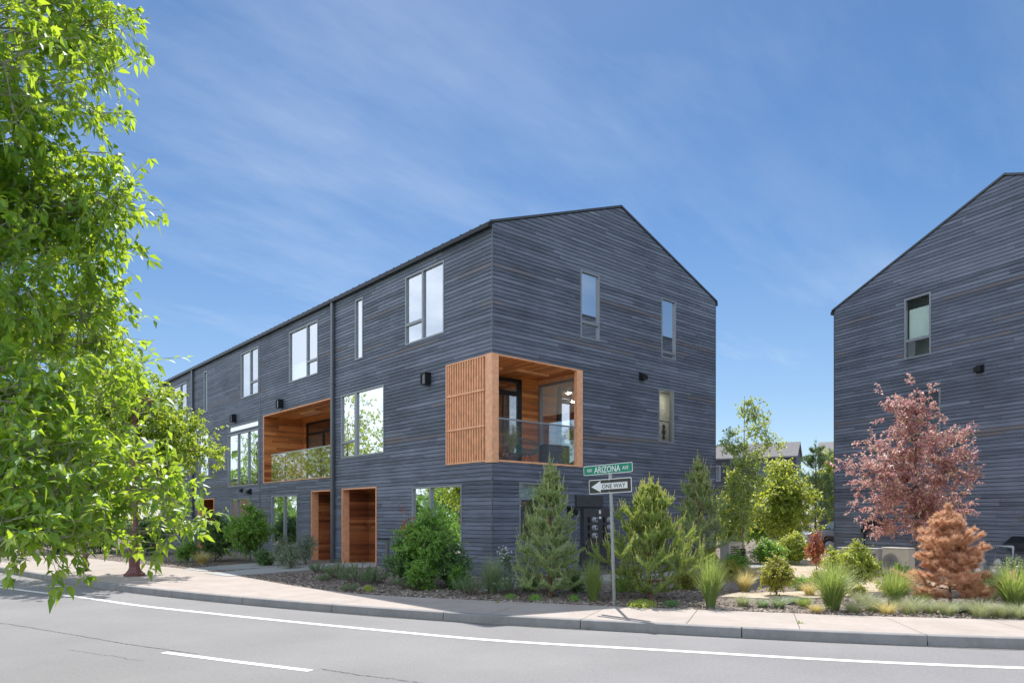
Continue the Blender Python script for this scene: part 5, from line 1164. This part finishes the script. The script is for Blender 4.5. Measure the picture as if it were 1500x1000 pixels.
bushy('round_shrub', 'yellowish shrub behind the dead pine and left of the gas pipes', 'shrub', 1398, 1436, 838, 17.2, 'l_yel', 191, 24, (.05,.034,7), (4,.15), nl=4)
bushy('shrub', 'green leafy shrub right of the dead pine before the gas pipes', 'shrub', 1434, 1470, 846, 16.6, 'l_mid', 192, 26, (.05,.032,8), (4,.15), nl=4)
bushy('shrub', 'olive low shrub spilling around the dark grass clump\'s right foot', 'shrub', 1244, 1272, 858, 15.6, 'l_yel', 193, 20, (.045,.03,7), (4,.13), nl=4)
bushy('shrub', 'bright low shrub at the right foot of the big bright green shrub', 'shrub', 652, 684, 828, 17.0, 'l_mid', 194, 26, (.05,.034,8), (4,.15), nl=4, low=.08)
bushy('shrub', 'bright leafy sprays at the lower left of the big bright green shrub', 'shrub', 596, 640, 818, 16.9, 'l_mid', 195, 30, (.06,.04,8), (4,.18), nl=5, low=.08)
bushy('shrub', 'dense green shrub between the aspen guard and the beige unit', 'shrub', 1054, 1100, 806, 21.0, 'l_mid', 128, 34, (.06,.04,8), (4,.2), nl=5)
bushy('sage_shrub', 'grey-green shrub spilling over the left end of the concrete entry path', 'shrub', 403, 448, 800, 23.5, 'l_sage', 129, 26, (.06,.03,7), (4,.22), nl=4)
for i_, (xa_, xb_, yt_, dp_, lab_) in enumerate([(-30,60,742,33,'dark shrub mass at the extreme left behind the shaded verge'), (48,120,752,34,'dark shrub behind the shaded verge left of the lamp post'), (112,182,748,35,'dark shrub directly left of the lamp post in the distance'), (180,250,756,33,'dark shrub right of the lamp post before the far entries')]):
    bushy('shrub', lab_, 'shrub', xa_, xb_, yt_, dp_, 'l_dark', 180+i_, 40, (.13,.085,8), (5,.35), nl=5, low=.08)
fl_ = bushy('flowering_shrub', 'small white flowering shrub against the dark wall by the corner', 'shrub', 728, 752, 806, 18.4, 'l_dark', 127, 12, (.05,.03,6), (3,.14), nl=3)
rg = np.random.default_rng(5); n = 60; P = np.c_[rg.normal(0,.13,n), rg.normal(0,.13,n), rg.uniform(.55,.92,n)]; leaf_mesh('blossom', P, rg.normal(size=(n,3)), rg.normal(size=(n,3)), np.full(n,.05), np.full(n,.045), M['flower'], fl_)
# low evergreen mounds: one built, the rest copied
def mound(name, label, base, R_, Ht, n, seed, mat, group):
    rg = np.random.default_rng(seed); t = thing(name, label, 'low shrub', base, 0, group); wood = MB(); P, D = [], []
    for _ in range(n):
        a = rg.random()*6.28; q = math.sqrt(rg.random()); e = np.array([R_*q*math.cos(a), R_*q*math.sin(a), Ht*(1-.55*q*q)*rg.uniform(.7,1.15)]); s = e*np.array([.35,.35,.1]); wood.tube([s.tolist(), ((s+e)/2 + np.array([0,0,.02])).tolist(), e.tolist()], [.006,.004,.002], 3, False)
        k = 34; ts = rg.uniform(.35,1.02,k)[:,None]; P.append(s + (e-s)*ts + rg.normal(0,.004,(k,3))); D.append(unit(e-s)*.8 + rg.normal(size=(k,3))*.6)
    wood.obj('stems', M['bark'], t); P = np.concatenate(P); D = np.concatenate(D); N = rg.normal(size=P.shape); leaf_mesh('foliage', P, D, N, .042*rg.uniform(.6,1.2,len(P)), np.full(len(P), .011), M[mat], t); return t
mp_ = [(467,839,.30,.30,'small dark mound at the left end of the low evergreen row'), (496,847,.42,.42,'second low evergreen mound from the left by the entry path'), (523,853,.46,.44,'largest low evergreen mound before the cedar entry'), (548,855,.36,.36,'low evergreen mound at the right end of the row by the path light'),
       (601,862,.34,.30,'low mound at the left foot of the dark broad shrub'), (689,871,.36,.40,'round mound left of the blue-grey grass'), (746,871,.36,.42,'round mound right of the blue-grey grass'), (512,866,.22,.18,'small mound alone in the dark mulch'), (474,850,.2,.16,'tiny mound in front of the evergreen row')]
m0 = None
for i, (px, py, r_, h_, lab) in enumerate(mp_):
    b_ = pb(px, py)
    if m0 is None: m0 = mound('evergreen_mound', lab, b_, .40, .42, 60, 131, 'l_row', 'low evergreen mounds in the mulch'); m0.scale = (r_/.31, r_/.31, h_/.34)
    else: dup(m0, b_, i*1.3, (r_/.31, r_/.31, h_/.34), lab)
# creeping ground cover
def creeper(name, label, px0, px1, py, dy, n, seed, mat):
    rg = np.random.default_rng(seed); x0, y0, z0 = pb((px0+px1)/2, py); xa, ya, _ = pb(px0, py); xb, yb, _ = pb(px1, py); xc, yc, _ = pb((px0+px1)/2, py-dy)
    u = rg.normal(0,.36,n).clip(-.8,.8); v = rg.normal(0,.36,n).clip(-.8,.8); P = np.stack([(xb-xa)/2*u + (xc-x0)*v, (yb-ya)/2*u + (yc-y0)*v, rg.uniform(0,.10,n)*(1-.6*u*u)], 1)
    D = rg.normal(size=(n,3)); D[:,2] = np.abs(D[:,2])*.6; N = rg.normal(size=(n,3))*.5; N[:,2] += 1
    o = leaf_mesh(name, P, D, N, .035*rg.uniform(.6,1.3,n), np.full(n,.022), M[mat], None); o.location = (x0,y0,z0); o['kind'] = 'thing'; return tag(o, label, 'ground cover plant')
creeper('creeping_foliage', 'fresh green creeping plant at the pavement right of the sign post', 914, 966, 887, 5, 1500, 141, 'l_lime')
creeper('creeping_foliage', 'small dark creeping plant right of the fresh green one', 968, 998, 887, 4, 500, 142, 'l_dark')
creeper('creeping_foliage', 'small creeping plant in the mulch left of the tall pine\'s foot', 772, 796, 878, 4, 420, 143, 'l_mid')
creeper('creeping_foliage', 'low creeping plant between the tall pine and the upright grass', 832, 850, 879, 4, 360, 144, 'l_mid')
creeper('creeping_foliage', 'low light green creeper in front of the evergreen row', 527, 552, 864, 4, 420, 145, 'l_lime')
creeper('creeping_foliage', 'sparse creeper in the mulch below the round mounds', 736, 760, 876, 3, 240, 146, 'l_mid')
for i, (px, py, lab) in enumerate([(861,921,'tiny weed in the gutter below the sign post'), (728,882,'tiny weed on the pavement left of the shadow tip'), (1172,912,'tiny weed in the pavement joint at the kerb right of centre')]):
    x, y = G(px, py, -.15 if i == 0 else .0); grass('weed', lab, (x, y, -.15 if i == 0 else 0), .09, .09, 40, 150+i, 'g_green', None, wd=.008, cat='weed')
# loggia plants
grass('potted_grass', 'feathery pale grass in a pot on the corner balcony', (1.25, .62, 3.62), .95, .30, 260, 161, 'g_fescue', wd=.010, cat='potted plant')
mb = MB(); mb.lathe([(.16,0),(.20,.30),(.18,.30),(.17,.26),(.0,.25)], (1.25,.62,3.305), 16); tag(mb.obj('plant_pot', M['planter']), 'dark round pot under the pale balcony grass', 'pot')
bushy_l = tree('balcony_plant', 'yellow-green climbing plant in front of the balcony\'s cedar panel', 'potted plant', (2.05, 1.45, 3.31), [(0,0,0,.012),(.02,0,.6,.01),(0,.0,1.3,.006)], [(0,0,.45,.24,.2,.4,12),(0,0,1.0,.2,.18,.38,12)], (.05,.03,6), (3,.15), (M['l_yel'], M['bark']), 162, sub_r=.004, tw_r=.002)
bushy_r = tree('balcony_plant', 'dark leaved house plant beside the pendant lamp indoors', 'potted plant', (*cw((843-750)/FPX*25.5, 25.5), 3.13), [(0,0,0,.012),(.02,0,.9,.01),(0,.0,1.8,.006)], [(0,0,1.5,.3,.25,.5,16),(.05,0,.9,.2,.18,.3,8)], (.09,.05,5), (3,.2), (M['l_dark'], M['bark']), 163, sub_r=.004, tw_r=.002)

# ---- trees across the street: seen only as reflections in the windows
for i, (x, y, ht, wd, mt) in enumerate([(-16.5,14,8.0,2.6,'l_ash2'), (-17.5,24,9.5,3.2,'l_ash'), (-18.5,33,14.5,4.4,'l_ash2'), (-19.5,43,14.5,4.6,'l_ash2'), (-21,53,14.5,4.6,'l_ash2'), (-22,64,11,4.0,'l_mid'), (-25,77,12,4.5,'l_ash2')]):
    lab = ['first tree across the street reflected beside the downspout', 'second tree across the street reflected in the long glass railing', 'third tree across the street with a broad crown', 'fourth tree across the street', 'fifth tree across the street', 'sixth tree across the street', 'last and tallest tree across the street'][i]
    tree('verge_tree', lab, 'tree', (x, y, -.1), [(0,0,-.1,.16),(.03,0,1.6,.13),(0,.05,3.5,.1),(.1,0,ht*.8,.05)], [(0,0,ht*.56,wd*.85,wd*.85,ht*.32,60),(-wd*.5,.3,ht*.42,wd*.6,wd*.6,ht*.2,24),(wd*.5,-.2,ht*.48,wd*.6,wd*.6,ht*.22,24),(.1,0,ht*.8,wd*.5,wd*.5,ht*.2,24)], (.22,.12,7), (5,.6), (M[mt], M['bark']), 170+i, limb_r=.06, group='trees along the verge')
rg = np.random.default_rng(33); n = 26000
hy_ = rg.uniform(4, 70, n); P = np.stack([-17.2 - (hy_-4)*.10 + rg.normal(0,.45,n), hy_, np.abs(rg.normal(0,1,n))*.9*(1+.35*np.sin(hy_*.9)) + .1], 1)
o = leaf_mesh('hedge', P, rg.normal(size=(n,3)), rg.normal(size=(n,3)), rg.uniform(.14,.26,n), np.full(n,.13), M['l_mid'], None); tag(o, 'loose green hedge along the verge across the street', 'hedge')
rg = np.random.default_rng(34); n = 16000
a_ = np.radians(rg.uniform(95, 330, n)); q_ = 95 + rg.normal(0,4,n); hh_ = 6 + 3.5*np.sin(a_*13) + 2*np.sin(a_*31+1); P = np.stack([CX + q_*np.cos(a_), CY + q_*np.sin(a_), .5 + rg.random(n)*hh_], 1)
o = leaf_mesh('far_woods', P, rg.normal(size=(n,3)), rg.normal(size=(n,3)), rg.uniform(1.2,2.2,n), np.full(n,1.1), M['l_dark'], None); o['kind'] = 'stuff'
# ---- bark chips and pebbles scattered on the bed
rg = np.random.default_rng(9); n = 26000
idx = rg.integers(60, 330, n); dd = rg.random(n)**1.6*4.2 + .03; P = back_d = bk_[idx] + (bk_[(idx+1) % 420]-bk_[idx])*rg.random(n)[:,None] + dirs[idx]*dd[:,None]
ok = ~((P[:,0] > -.02) & (P[:,1] > -.02) & (P[:,0] < 11)) & ~((P[:,1] > -2.8) & (P[:,1] < -1.3) & (P[:,0] > .8)); P = P[ok]; n = len(P)
zz_ = np.array([hgt(*p) for p in P]) + .002; ax = rg.random(n)*6.28; l_ = rg.uniform(.012,.045,n); w_ = rg.uniform(.008,.018,n); tz = rg.uniform(.004,.02,n)
ex = np.stack([np.cos(ax)*l_, np.sin(ax)*l_, rg.normal(0,.006,n)], 1); ey = np.stack([-np.sin(ax)*w_, np.cos(ax)*w_, rg.normal(0,.004,n)], 1); c0 = np.c_[P, zz_]
V = np.stack([c0-ex-ey, c0+ex-ey, c0+ex+ey, c0-ex+ey, c0-ex*.7-ey*.7+np.c_[0*tz,0*tz,tz], c0+ex*.8-ey*.6+np.c_[0*tz,0*tz,tz], c0+ex*.7+ey*.8+np.c_[0*tz,0*tz,tz], c0-ex*.8+ey*.7+np.c_[0*tz,0*tz,tz]], 1)
f = (np.array([[4,5,6,7],[0,1,5,4],[1,2,6,5],[2,3,7,6],[3,0,4,7]])[None] + (np.arange(n)*8)[:,None,None]).reshape(-1,4)
M['chips'] = leafmat('bark_chip', [(.06,.045,.036),(.13,.10,.085),(.22,.18,.15),(.36,.31,.26)], (.2,.15,.1), .0, .02, .6, 1.25)
o = mesh_np('bark_chips', V, f, M['chips']); o['kind'] = 'stuff'
